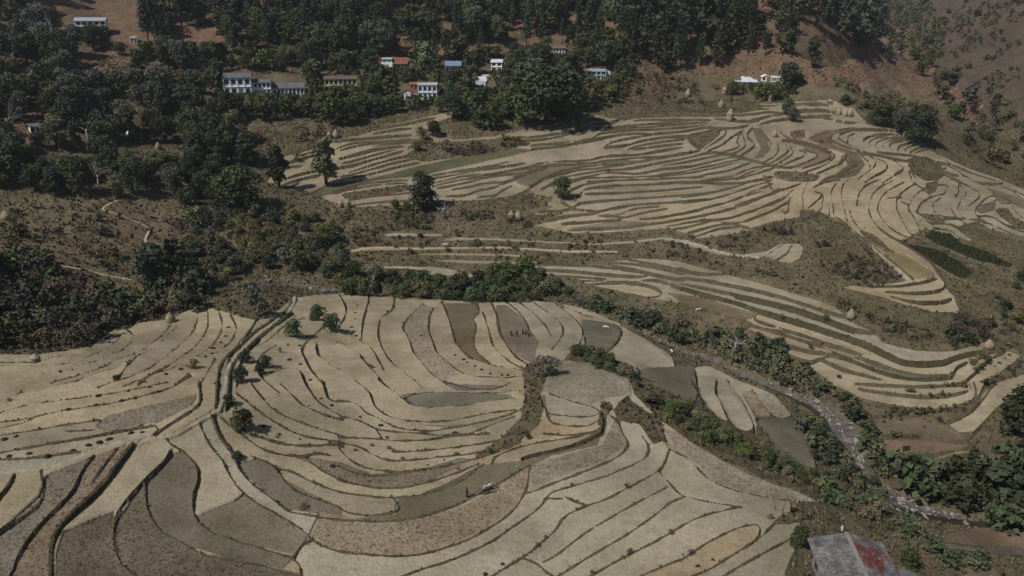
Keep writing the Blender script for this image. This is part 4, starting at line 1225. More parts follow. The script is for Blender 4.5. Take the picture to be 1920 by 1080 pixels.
wood('1290 628,1400 635,1450 650,1540 715,1550 748,1500 738,1400 690,1310 655', 2000, 58, ['shrub','dshrub','oshrub','gshrub'], (11, 28), .70, 'on the stream bank under the long curved terraces', 'shrubs under the long curved terraces')
wood('1078 650,1150 680,1185 712,1205 738,1290 768,1400 830,1480 868,1530 888,1522 915,1430 872,1330 832,1230 770,1170 722,1080 670', 2500, 90, ['shrub','bshrub','dshrub','shrub','oshrub'], (9, 22), .72,
  [(lambda u, v: u < 1210, 'on the bank beside the tongue-shaped field'), (lambda u, v: u > 1400, 'on the lower bank below the stubble strip'), (T, 'on the bank between the near fields and the small stream plots')], 'bank between near fields and stream')
wood('1488 770,1530 790,1560 820,1600 880,1660 925,1640 940,1560 890,1500 840', 1500, 42, ['shrub','dshrub','gshrub','oshrub'], (11, 27), .72, 'on the near side of the boulder-filled stream', 'shrubs on the near stream bank')
wood('1556 735,1612 758,1650 830,1690 890,1660 905,1622 850,1590 790', 1200, 32, ['dshrub','oshrub','shrub'], (12, 28), .72, 'on the far side of the boulder-filled stream', 'shrubs on the far stream bank')
wood('1700 905,1780 905,1880 890,1900 860,1960 840,1980 990,1860 990,1800 955,1720 935', 1800, 48, ['dshrub','dark','shrub'], (28, 56), .64, 'in the thicket at the lower right corner', 'thicket at lower right')
wood('1878 780,1920 760,1980 740,1980 840,1900 830', 600, 10, ['dshrub','dark'], (30, 56), .7, 'at the right edge beside the pale field', 'dark trees at the right edge')
wood('1860 545,1960 500,1980 640,1890 640,1840 610', 800, 20, ['dshrub','oshrub','dry'], (8, 22), .8, 'on the scrub slope at the right edge', 'bushes on the right edge slope')
wood('1770 615,1850 600,1860 640,1780 650', 300, 9, ['dshrub','purple'], (14, 26), .8, 'below the wedge-shaped fields', 'bushes below the wedge-shaped fields')
wood('1550 900,1640 940,1700 985,1800 1030,1860 1060,1800 1070,1700 1030,1600 960,1530 935', 1800, 60, ['shrub','oshrub','bshrub','dry'], (9, 22), .74, 'on the slope right of the stone-roofed house', 'shrubs right of the stone-roofed house')
wood('0 390,190 380,260 420,250 520,60 480,0 480', 2500, 44, ['dshrub','oshrub','dshrub','dry'], (5, 18), .8, 'dotted over the bare brown slope at left', 'bushes on the bare left slope', cluster=16)
wood('230 265,340 255,420 300,400 330,260 310', 600, 14, ['oshrub','shrub'], (8, 18), 1.0, 'in the grassy clearing of the left wood', 'bushes in the left clearing')
SC = ('scrub_bushes', 'low brown and olive bushes scattered over the rough slopes between the terraces')
for poly, lim_n, kinds in (('1180 140,1290 150,1380 175,1370 205,1200 195', 60, ['oshrub','dry','dshrub','dry']), ('650 395,980 395,1000 430,720 432,640 470,600 440', 90, ['dry','purple','oshrub','dshrub']),
    ('1380 440,1500 420,1600 450,1690 520,1640 545,1500 500', 80, ['purple','dry','dshrub']), ('1390 500,1560 550,1640 600,1800 610,1720 645,1600 600,1480 530', 70, ['dry','oshrub','dshrub']),
    ('780 268,970 258,990 275,800 300', 50, ['purple','dry','oshrub']), ('1560 150,1680 180,1820 230,1700 222,1560 205', 60, ['oshrub','dry','dshrub']), ('280 380,440 385,400 430,340 440', 60, ['dry','purple','oshrub']),
    ('640 440,1400 440,1400 500,900 495,640 490', 90, ['dry','oshrub','dshrub','purple']), ('440 240,640 240,600 290,500 330,440 290', 50, ['dry','oshrub','purple']), ('1640 780,1900 640,1960 800,1700 860', 50, ['dry','oshrub','dshrub'])):
    wood(poly, 4000, int(lim_n*1.3), kinds, (3, 11), .6, '', '', mass=SC, cluster=13)
wood('-20 -40,80 -40,240 -20,60 30,-20 40', 500, 26, ['dark','pine'], (40, 70), .7, 'at the upper left corner', 'trees at the upper left corner')
build_mass()
print('plants', NTREE, nn, {k: len(v) for k, v in MASS.items()})
# ------------------------------------------------------------------ houses
def paint(name, c, rough=.7, dirt=.5): return material(name, c, rough, [(.5, 4, .45, .7, ('mul', (.66,.62,.56)), dirt), (3, 3, .5, .7, ('mul', (.8,.78,.75)), dirt)], spec=.25)
M_white = paint('white_wash', (.80,.80,.79), .75, .4); M_cream = paint('cream_wash', (.62,.52,.34)); M_blue = paint('blue_paint', (.10,.20,.36)); M_turq = paint('turquoise_paint', (.38,.52,.50)); M_pink = paint('pink_wash', (.55,.38,.36))
M_orange = paint('ochre_wash', (.48,.30,.14)); M_slate = paint('slate', (.13,.125,.125), .8, .8); M_bluemetal = paint('blue_sheet', (.17,.26,.38), .5); M_redmetal = paint('red_sheet', (.22,.09,.075), .7)
M_greymetal = paint('grey_sheet', (.33,.36,.40), .5); M_greenroof = paint('green_sheet', (.40,.47,.44), .6); M_stone = paint('rubble_stone', (.23,.21,.19), .95, .8); M_pale = paint('pale_sheet', (.55,.57,.60), .5)
M_glass = material('dark_pane', (.02,.025,.03), .2, spec=.5); M_wood = paint('weathered_wood', (.11,.075,.05), .9); M_palestone = material('pale_slab_stone', (.18,.176,.17), .85, [(.35, 4, .4, .65, ('mul', (.5,.47,.45)), .8), (2.5, 4, .42, .62, ('mul', (.5,.48,.46)), .8)], objrand=.28, spec=.2, bump=(4, .5, .08)); M_rust = paint('brown_sheet', (.13,.09,.075), .8)
def house(label, u, v, wpx, hpx, floors=1, cols=4, roof='gable', wall=M_white, roofmat=M_slate, fill=M_blue, rot=0, depth=6.0, name='house', pitch=.32, door=True, over=.5):
    p = on_ground(u, v); k = px(p); w = wpx*k; hh = hpx*k; fl = hh/floors; d = depth
    root = link(name, None, label=label, cat='house', loc=(p.x, p.y, p.z)); root.rotation_euler = (0, 0, -math.atan2(p.x, p.y)*.6 + R(rot))
    hw = w/2
    MB().box(-hw, hw, .35, d, -3, hh).build('wall', wall, root)
    MB().box(-hw-.15, hw+.15, -.35, .345, -3, .12).build('plinth', M_stone, root)
    for f in range(floors):
        z0 = f*fl+.12; z1 = (f+1)*fl; sp = w/cols
        if f: MB().box(-hw-.1, hw+.1, -.25, .345, z0-.14, z0+.12).build('floor_band', wall, root)
        for c in range(cols+1):
            x = -hw+c*sp; a = max(-hw, x-.16*sp); b = min(hw, x+.16*sp)
            MB().box(a, b, 0, .345, z0+(.125 if f else .003), z1-.003).build('pillar', wall, root)
        for c in range(cols):
            x = -hw+(c+.5)*sp; ww = .30*sp
            if door and f == 0 and c == cols//2:
                o = MB().box(x-ww*.8, x+ww*.8, .22, .344, z0+.005, z0+(z1-z0)*.74).build('door', fill, root)
                MB().box(x+ww*.5, x+ww*.62, .17, .217, z0+(z1-z0)*.33, z0+(z1-z0)*.39).build('handle', M_greymetal, o)
            else:
                o = MB().box(x-ww, x+ww, .20, .344, z0+(z1-z0)*.28, z0+(z1-z0)*.80).build('window', fill, root)
                for q in (-1, 1):
                    MB().box(x+(.08 if q > 0 else -.92)*ww, x+(.92 if q > 0 else -.08)*ww, .16, .197, z0+(z1-z0)*.33, z0+(z1-z0)*.75).build('pane', M_glass, o)
    o_ = over; t = .16
    if roof == 'gable':
        rz = hh+.02+d*.5*pitch*1.6; y0, y1, ym = -o_, d+o_, d/2
        b = MB(); b.slab([(-hw-o_, y0, hh-.02), (hw+o_, y0, hh-.02), (hw+o_, ym, rz), (-hw-o_, ym, rz)], t); b.slab([(-hw-o_, ym, rz), (hw+o_, ym, rz), (hw+o_, y1, hh-.02), (-hw-o_, y1, hh-.02)], t)
        r_ = b.build('roof', roofmat, root)
        MB().box(-hw-o_, hw+o_, ym-.15, ym+.15, rz-.02, rz+.1).build('ridge', roofmat, r_)
        for sx in (-1, 1):
            MB().slab([(sx*hw, .35, hh), (sx*hw, d, hh), (sx*hw, ym, rz-.2)][::sx], 0.02).build('gable', wall, root)
    elif roof == 'front':                       # gable turned to the viewer
        rz = hh+hw*pitch*1.7; b = MB()
        b.slab([(-hw-o_, -o_, hh-.1), (0, -o_, rz), (0, d+o_, rz), (-hw-o_, d+o_, hh-.1)], t); b.slab([(0, -o_, rz), (hw+o_, -o_, hh-.1), (hw+o_, d+o_, hh-.1), (0, d+o_, rz)], t)
        b.build('roof', roofmat, root)
        m = MB(); m.v = [(-hw,.002,hh),(hw,.002,hh),(0,.002,rz-.2),(-hw,.3,hh),(hw,.3,hh),(0,.3,rz-.2)]; m.f = [(0,1,2),(5,4,3),(0,3,4,1),(1,4,5,2),(2,5,3,0)]; m.build('gable', wall, root)
    elif roof == 'shed':
        b = MB(); b.slab([(-hw-o_, -o_-.4, hh-.05), (hw+o_, -o_-.4, hh-.05), (hw+o_, d+o_, hh+.3+d*pitch), (-hw-o_, d+o_, hh+.3+d*pitch)], t); r_ = b.build('roof', roofmat, root)
        n = max(4, int(w/1.2))
        for i in range(1, n):
            x = -hw-o_+(w+2*o_)*i/n; q = MB(); q.slab([(x-.05, -o_-.4, hh), (x+.05, -o_-.4, hh), (x+.05, d+o_, hh+.35+d*pitch), (x-.05, d+o_, hh+.35+d*pitch)], .04); q.build('roof_seam', roofmat, r_)
    else:
        b = MB().box(-hw-.3, hw+.3, -.3, d+.3, hh+.002, hh+.25); r_ = b.build('roof', roofmat, root)
        for (x0, x1, y0, y1) in ((-hw-.3, hw+.3, -.3, -.15), (-hw-.3, hw+.3, d+.15, d+.3), (-hw-.3, -hw-.15, -.147, d+.147), (hw+.15, hw+.3, -.147, d+.147)):
            MB().box(x0, x1, y0, y1, hh+.252, hh+.9).build('parapet', wall, r_)
    return root
house('tall two-storey white and blue block at the left end of the school', 447, 181, 46, 32, 2, 4, 'gable', depth=8)
house('white and blue middle wing of the school, stepped below the tall block', 489, 180, 36, 23, 2, 5, 'gable', wall=M_white, roofmat=M_slate, depth=6)
house('long low white and blue school wing with grey roof', 538, 180, 60, 14, 1, 9, 'gable', roofmat=M_slate, depth=7, pitch=.45)
house('cream two-storey building with dark roof right of the school', 640, 174, 56, 24, 2, 7, 'gable', wall=M_cream, fill=M_wood, roofmat=M_rust)
house('small white block with a flat top above the cream building', 726, 124, 17, 11, 1, 2, 'flat', fill=M_pink)
house('long low house with faded red roof beside a small white block', 751, 125, 26, 5, 1, 4, 'shed', wall=M_pink, roofmat=M_redmetal, fill=M_wood, pitch=.5)
house('low shed with pale green roof below the small white block', 725, 133, 17, 4, 1, 2, 'shed', roofmat=M_greenroof, pitch=.5, wall=M_stone)
house('white house with blue sheet roof and four front pillars', 850, 137, 27, 13, 1, 5, 'shed', roofmat=M_bluemetal, fill=M_blue)
house('narrow white two-storey house with grey roof right of the village centre', 931, 135, 20, 17, 2, 2, 'gable', roofmat=M_pale, fill=M_wood, rot=-12)
house('tiny white hut just below the narrow two-storey house', 910, 149, 10, 5, 1, 2, 'flat', fill=M_wood, depth=3)
house('small shed with pale roof, upper of two below the tiny hut', 904, 156, 13, 3.5, 1, 2, 'shed', roofmat=M_pale, wall=M_stone, fill=M_wood, depth=4, pitch=.5)
house('small shed with blue-grey roof, lower of two below the tiny hut', 901, 165, 15, 4, 1, 2, 'shed', roofmat=M_greymetal, wall=M_stone, fill=M_wood, depth=4, pitch=.5)
house('white gabled house with red roof at the lower edge of the village', 764, 190, 26, 14, 1, 3, 'front', roofmat=M_redmetal, fill=M_blue, depth=11, rot=-10)
house('white two-storey house with blue balconies right of the red-roofed house', 802, 187, 34, 25, 2, 4, 'flat', fill=M_blue, depth=7)
house('small ochre block with red roof behind the red-roofed house', 776, 168, 14, 9, 1, 2, 'flat', wall=M_orange, roofmat=M_orange, fill=M_wood, depth=4)
house('white house with grey roof high on the hill at upper left', 172, 60, 44, 17, 2, 5, 'gable', roofmat=M_greymetal, fill=M_wood, depth=7)
house('small white house half hidden by trees at far left', 68, 251, 14, 12, 1, 2, 'gable', roofmat=M_slate, fill=M_wood, depth=4, rot=20)
house('white house with dark roof among trees above the huge tree', 1048, 99, 22, 8, 1, 4, 'gable', roofmat=M_slate, fill=M_wood)
house('turquoise and white house left of the dry slope', 1118, 150, 34, 15, 2, 4, 'flat', wall=M_turq, roofmat=M_white, fill=M_wood)
house('small turquoise annexe right of the turquoise house', 1136, 149, 12, 9, 1, 2, 'shed', wall=M_turq, roofmat=M_greenroof, fill=M_wood, depth=4)
house('dull reddish house at the foot of the pine stand', 1194, 106, 16, 7, 1, 3, 'gable', wall=M_pink, roofmat=M_rust, fill=M_wood)
house('small white hut at the left of the right-hand houses', 1385, 160, 12, 6, 1, 2, 'flat', fill=M_wood, depth=4, roofmat=M_white)
house('low house with pale grey roof among the right-hand houses', 1408, 159, 30, 5, 1, 4, 'shed', roofmat=M_pale, fill=M_wood, pitch=.5)
house('white gabled house at the right of the right-hand houses', 1436, 153, 13, 8, 1, 2, 'front', roofmat=M_white, fill=M_wood)
house('white porch-fronted house next to the dark broad tree', 1455, 154, 15, 7, 1, 4, 'flat', fill=M_wood, roofmat=M_white, depth=4)
house('tiny white hut in the trees right of the hilltop house', 251, 80, 9, 7, 1, 2, 'flat', fill=M_wood, depth=3, roofmat=M_white)
house('tiny pale hut above the left clearing', 277, 112, 9, 5, 1, 2, 'shed', roofmat=M_pale, fill=M_wood, depth=3)
house('tiny white hut in shade at the left clearing', 246, 256, 10, 5, 1, 2, 'shed', roofmat=M_white, fill=M_wood, depth=3)
# ------------------------------------------------------------------ stone-roofed farmhouse at lower right
pa = on_ground(1524, 1040); pc = on_ground(1600, 1075); gz = pa.z
def at_height(u, v, z):
    a, b, t = ray(u, v); r = (CAMZ-z)/t; return Vector((r*a, r*b, z))
ez = gz+4.2; E0 = at_height(1520, 1011, ez); T1 = at_height(1640, 1042, ez)
fh = link('stone_roofed_house', None, label='farmhouse with grey stone slab roof at the bottom edge right of centre', cat='house', loc=(E0.x, E0.y, gz))
yaw = math.atan2(E0.x, E0.y)*.25; fh.rotation_euler = (0, 0, -yaw); W_h = 9.4; L_h = 15.0; rise = 1.2; H_h = ez-gz
# local frame: x to the right, y towards the viewer is negative
MB().box(.5, W_h-.5, -L_h+.5, -.5, -3, H_h-.25).build('wall', M_stone, fh)
for sx in (0, 1):
    x0 = .5 if sx == 0 else W_h-.5
    for i in range(3):
        y = -2.5-i*4.2; s = -1 if sx == 0 else 1
        w = MB().box(min(x0, x0+s*.08), max(x0, x0+s*.08), y-.6, y+.6, 1.2, 2.6).build('window', M_wood, fh)
        MB().box(min(x0+s*.083, x0+s*.11), max(x0+s*.083, x0+s*.11), y-.45, y+.45, 1.35, 2.45).build('pane', M_glass, w)
roofs = []
for side in (0, 1):
    rb = MB(); xa, xb = (-.3, W_h/2) if side == 0 else (W_h/2, W_h+.3); za, zb = (H_h-.1, H_h+rise) if side == 0 else (H_h+rise, H_h-.1)
    rb.slab([(xa, .3, za-.05), (xa, -L_h, za-.05), (xb, -L_h, zb-.05), (xb, .3, zb-.05)], .22); ro = rb.build('roof', M_stone, fh)
    q = random.Random(side)
    rows = 7
    for i in range(rows):
        f0, f1 = (i/rows, (i+1.22)/rows) if side == 1 else (1-(i+1.22)/rows, 1-i/rows)
        f0, f1 = max(-.02, f0), min(1.02, f1); y = .35
        while y > -L_h:
            s = q.uniform(.8, 1.5); g_ = q.uniform(.01, .05); lift = .02+.045*((i) % 2)+q.uniform(0, .03)
            pts = [(xa+(xb-xa)*f0, y-g_, za+(zb-za)*f0+lift), (xa+(xb-xa)*f0, y-s, za+(zb-za)*f0+lift), (xa+(xb-xa)*f1, y-s, za+(zb-za)*f1+lift), (xa+(xb-xa)*f1, y-g_, za+(zb-za)*f1+lift)]
            MB().slab(pts, .05).build('slab', M_palestone, ro); y -= s
    roofs.append(ro)
q = random.Random(5); rb = MB(); y = .3
while y > -L_h:
    s = q.uniform(.7, 1.1); rb.box(W_h/2-.28, W_h/2+.28, y-s+.03, y, H_h+rise+.02, H_h+rise+.16+q.uniform(0, .05)); y -= s
rb.build('ridge', M_stone, fh)
M_rock0 = paint('weight_stone', (.20,.185,.165), .9, .8)
for i in range(22):
    side = i % 2; x = q.uniform(.2, W_h/2-.5) if side == 0 else q.uniform(W_h/2+3.2, W_h); y = q.uniform(-8.5, 0); z = H_h+rise-abs(x-W_h/2)*(rise+.1)/(W_h/2+.3); s_ = q.uniform(.12, .26)
    m = MB(); m.lathe([(s_*.7, 0), (s_, s_*.35), (s_*.75, s_*.75), (s_*.2, s_*.9)], 7, .25, q); o = m.build('roof_stone', M_rock0, roofs[side], True); o.location = (x, y, z+.05)
# red chillies spread to dry on the right slope of that roof
M_chili = material('dried_chillies', (.22,.04,.032), .6, [(2.5, 4, .42, .6, ('mul', (.45,.25,.2)), .8)], objrand=.1, spec=.3)
ch = link('drying_chillies', None, label='red chillies spread to dry on the stone roof', cat='chillies', loc=fh.location); ch.rotation_euler = fh.rotation_euler
cm = MB(); q = random.Random(8)
for i in range(1000):
    a = q.random()*6.28; rr_ = math.sqrt(q.random())*(1+.3*math.sin(3*a)+.2*math.sin(7*a))*q.choice([1, 1, 1.25]); x = min(W_h-.1, W_h/2+2.0+rr_*1.9*math.cos(a)); x = max(x, W_h/2+.3); y = -4.3+rr_*2.7*math.sin(a)
    z = H_h+rise-(x-W_h/2)*(rise+.1)/(W_h/2+.3)+.13+q.uniform(0, .09); s = q.uniform(.07, .17); b = q.random()*3.14; dx, dy = math.cos(b)*s, math.sin(b)*s
    cm.v += [(x-dx, y-dy, z), (x+dy*.3, y-dx*.3, z+.05), (x+dx, y+dy, z), (x-dy*.3, y+dx*.3, z+.06)]; k4 = len(cm.v)-4; cm.f.append((k4, k4+1, k4+2, k4+3))
o = cm.build('chilli_layer', M_chili, ch); o['kind'] = 'stuff'
# the dark-roofed shed beside it
ps = at_height(1700, 1078, gz+1.5); sh = link('slate_roofed_shed', None, label='low shed with dark slate roof cut by the bottom edge, right of the stone roof', cat='shed', loc=(ps.x, ps.y, ps.z-2.6)); sh.rotation_euler = (0, 0, R(-28))
MB().box(-2.4, 2.4, -4, 0, -3, 2.2).build('wall', M_stone, sh); rb = MB()
rb.slab([(-2.8, .4, 2.3), (-2.8, -4.4, 2.3), (0, -4.4, 3.1), (0, .4, 3.1)], .15); rb.slab([(0, .4, 3.1), (0, -4.4, 3.1), (2.8, -4.4, 2.3), (2.8, .4, 2.3)], .15); rb.build('roof', M_slate, sh)
MB().box(-.5, .5, .003, .1, 0, 1.8).build('door', M_wood, sh)

# ------------------------------------------------------------------ haystacks, manure heaps, boulders
M_hay = material('straw', (.35,.29,.20), .95, [(1.5, 4, .4, .65, ('mul', (.6,.55,.48)), .7), (6, 3, .45, .6, ('mul', (.7,.66,.6)), .7)], objrand=.15, bump=(5, .8, .15), spec=.1)
def haymesh(seed, cone):
    q = random.Random(seed); b = MB()
    if cone: prof = [(.42, 0), (.50, .12), (.52, .3), (.50, .45), (.40, .62), (.24, .80), (.10, .93), (.03, 1.0)]
    else: prof = [(.40, 0), (.46, .15), (.48, .34), (.46, .5), (.50, .54), (.42, .60), (.30, .74), (.16, .88), (.05, .98), (.02, 1.0)]
    b.lathe(prof, 12, .07, q); m = b.mesh('stack_body', True); m.materials.append(M_hay)
    c = MB().tube([(0, 0, .9), (.01, .01, 1.14)], [.016, .008], 5); cm_ = c.mesh('pole'); cm_.materials.append(M_wood); return [('stack_body', m), ('pole', cm_)]
HAY = [haymesh(i, i % 2 == 0) for i in range(4)]
def haystack(u, v, hp, wr, label, group=None):
    p = on_ground(u, v); s = hp*px(p); o = link('haystack', None, label=label, cat='haystack', group=group, loc=(p.x, p.y, p.z-.15)); o.scale = (s*wr, s*wr, s); o.rotation_euler = (0, R(rnd.uniform(-4, 4)), rnd.random()*6)
    for n, me in rnd.choice(HAY): link(n, me, None, o)
for (u, v, hp, wr, lb) in ((1595,596,18,.8,'round haystack standing alone at the end of the long curved terraces'), (958,411,18,.75,'left one of two haystacks above the thin long terraces'), (972,411,18,.75,'right one of two haystacks above the thin long terraces'),
    (639,388,15,.75,'left one of two haystacks left of the large round tree'), (652,388,17,.75,'right one of two haystacks left of the large round tree'), (618,259,14,.7,'left one of two haystacks behind the tall pale olive tree'), (630,258,16,.65,'right one of two haystacks behind the tall pale olive tree'),
    (1368,226,22,.62,'tallest haystack, at the top of the right terraces'), (1352,202,15,.7,'haystack on the dry slope left of the tallest haystack'), (1445,190,13,.7,'haystack below the white houses on the right'),
    (1572,216,13,.7,'leftmost of three haystacks on the right spur'), (1584,217,13,.7,'middle of three haystacks on the right spur'), (1594,216,13,.7,'rightmost of three haystacks on the right spur'),
    (1290,180,14,.65,'haystack at the left of the dry slope below the pine stand'), (1358,176,14,.65,'haystack at the right of the dry slope below the pine stand'), (320,604,20,.8,'haystack at the top corner of the left fields'),
    (68,678,16,.9,'haystack at the edge of the ravine at far left'), (1697,256,10,.8,'left one of two pale haystacks beside the dark clump on the spur'), (1712,267,10,.8,'right one of two pale haystacks beside the dark clump on the spur'),
    (1452,256,13,.8,'haystack among the curved upper terraces'), (1854,652,16,.9,'haystack at the right end of the long curved terraces'), (12,412,16,.9,'haystack on the bare slope at the left edge'), (297,280,13,.8,'haystack in the grassy clearing of the left wood'), (1291,285,9,.8,'small pale haystack on the stony patch of the far terraces')):
    haystack(u, v, hp, wr, lb)
M_dung = material('manure', (.035,.027,.02), .95, [(3, 3, .4, .6, ('mul', (.6,.6,.6)), .6)], spec=.1)
DUNG = []
for i in range(3):
    q = random.Random(60+i); b = MB(); b.lathe([(.55, 0), (.50, .12), (.36, .26), (.18, .36), (.05, .4)], 9, .18, q); m = b.mesh('manure_heap', True); m.materials.append(M_dung); DUNG.append(m)
HEAPS = """D:1285 762,1268 812,1240 848,1192 880,1190 910,1015 998,933 1025,815 1068,1685 865,1728 815,1625 945,1690 970,1745 1058
E:75 620,88 638,78 680,75 715,57 762,57 803,82 810,640 918,688 943,708 958,752 980,790 1000,838 1022,903 1030,938 1030,450 808
G:25 312,92 295,50 408,165 392,408 375,497 345,560 330,612 312,735 277,800 272,385 145,540 117,552 68,720 40,838 18,685 95,760 82,1410 182,1570 283,1480 238,1805 82,1865 120,1870 462,20 312,265 405,890 45
H:105 185,222 233,640 275
F:1838 917,1815 938,1782 962,1755 980"""
ZONE = dict(D='left of and just right of the footpath', E='in the upper fields of the near bowl', G='in the left fields below the path bend', H='in the lower fields of the near bowl', F='in the pale field at the right edge')
for ln in HEAPS.splitlines():
    for (u, v) in sheet(ln):
        p = on_ground(u, v)
        if p is None: continue
        s = rnd.uniform(.55, 1.0); o = link('manure_heap', rnd.choice(DUNG), label='small dark manure heap '+ZONE[ln[0]], cat='heap', group='manure heaps '+ZONE[ln[0]], loc=(p.x, p.y, p.z-.03)); o.scale = (s*1.2, s, s); o.rotation_euler = (0, 0, rnd.random()*6)
M_rock = material('boulder_rock', (.24,.225,.205), .9, [(1.2, 4, .4, .65, ('mul', (.6,.58,.55)), .7)], objrand=.3, bump=(4, .6, .1), spec=.2)
ROCK = []
for i in range(5):
    bm = bmesh.new(); bmesh.ops.create_icosphere(bm, subdivisions=2, radius=.5); q = random.Random(80+i)
    ax = [Vector((q.uniform(-1, 1), q.uniform(-1, 1), q.uniform(-1, 1))).normalized() for _ in range(7)]; ds = [q.uniform(.28, .42) for _ in ax]
    for vtx in bm.verts:
        for a_, d_ in zip(ax, ds):
            e = vtx.co.dot(a_)
            if e > d_: vtx.co -= a_*(e-d_)
        vtx.co.z *= .75
    me = bpy.data.meshes.new('boulder'); bm.to_mesh(me); bm.free(); me.materials.append(M_rock); ROCK.append(me)
def boulders(pts, n, size, label, group):
    seg = [(a, b) for a, b in zip(pts[:-1], pts[1:])]
    for _ in range(n):
        a, b = rnd.choice(seg); t = rnd.random(); u = a[0]+(b[0]-a[0])*t; v = a[1]+(b[1]-a[1])*t; w = (a[2]+(b[2]-a[2])*t)
        ang = rnd.uniform(0, 6.28); q = math.sqrt(rnd.random())*w*1.05; p = on_ground(u+q*math.cos(ang), v+q*math.sin(ang)*.8)
        if p is None: continue
        s = rnd.uniform(*size)*rnd.choice([.6, .8, 1, 1.3]); o = link('boulder', rnd.choice(ROCK), label=label, cat='boulder', group=group, loc=(p.x, p.y, p.z+.05*s)); o.scale = (s*rnd.uniform(.8, 1.3), s*rnd.uniform(.8, 1.2), s*rnd.uniform(.7, 1)); o.rotation_euler = (rnd.uniform(-.3, .3), rnd.uniform(-.3, .3), rnd.random()*6)
boulders([q for q in STREAM if 1470 < q[0] < 1625], 95, (.4, 1.25), 'pale boulder in the wide stony stretch of the stream', 'boulders in the wide stretch of the stream')
boulders([q for q in STREAM if 1605 < q[0] < 1830], 95, (.45, 1.2), 'pale boulder in the lower bend of the stream at right', 'boulders in the lower bend of the stream')
boulders([q for q in STREAM if 1150 < q[0] < 1490], 40, (.5, 1.1), 'pale boulder in the narrow stream beside the tongue-shaped field', 'boulders in the narrow stream')
boulders([(495,522,6),(540,528,9),(600,542,7),(640,545,4)], 40, (.5, 1.4), 'grey boulder in the stream behind the dry knoll', 'boulders behind the dry knoll')

# ------------------------------------------------------------------ people and cattle
def skin_mesh(name, joints, bones, root=0, levels=1):
    me = bpy.data.meshes.new(name); me.from_pydata([j[:3] for j in joints], bones, []); o = bpy.data.objects.new(name, me); COL.objects.link(o)
    o.modifiers.new('skin', 'SKIN'); sv = me.skin_vertices[0].data
    for i, j in enumerate(joints): sv[i].radius = (j[3], j[4] if len(j) > 4 else j[3]); sv[i].use_root = (i == root)
    sb = o.modifiers.new('sub', 'SUBSURF'); sb.levels = levels; sb.render_levels = levels
    dg = bpy.context.evaluated_depsgraph_get(); out = bpy.data.meshes.new_from_object(o.evaluated_get(dg)); out.name = name
    bpy.data.objects.remove(o); out.shade_smooth(); return out
def ox_mesh(head_down=False):
    hz = .78 if head_down else 1.35; hx = 1.42 if head_down else 1.5
    J = [(-.75,0,1.05,.27,.30),(-.25,0,1.02,.33,.36),(.30,0,1.03,.33,.36),(.68,0,1.12,.27,.32),(.95,0,1.18 if not head_down else 1.02,.17,.2),(hx-.28,0,hz+.05 if not head_down else hz+.1,.14),(hx,0,hz-.12,.10),(hx+.16,0,hz-.24,.075),
         (-.72,.2,.75,.15),(-.66,.21,.52,.09),(-.80,.21,.34,.06),(-.76,.21,.05,.055),(-.72,-.2,.75,.15),(-.60,-.21,.52,.09),(-.72,-.21,.34,.06),(-.66,-.21,.05,.055),
         (.62,.19,.75,.13),(.66,.2,.40,.07),(.64,.2,.05,.055),(.62,-.19,.75,.13),(.56,-.2,.40,.07),(.60,-.2,.05,.055),(-1.0,0,1.0,.035),(-1.08,0,.55,.025),(hx-.2,.12,hz+.16,.03),(hx-.08,.22,hz+.36,.015),(hx-.2,-.12,hz+.16,.03),(hx-.08,-.22,hz+.36,.015),
         (hx-.26,.24,hz+.02,.035),(hx-.26,-.24,hz+.02,.035),(.62,0,1.36,.12)]
    B = [(0,1),(1,2),(2,3),(3,4),(4,5),(5,6),(6,7),(0,8),(8,9),(9,10),(10,11),(0,12),(12,13),(13,14),(14,15),(3,16),(16,17),(17,18),(3,19),(19,20),(20,21),(0,22),(22,23),(5,24),(24,25),(5,26),(26,27),(5,28),(5,29),(3,30)]
    return skin_mesh('bullock_body', J, B, 1)
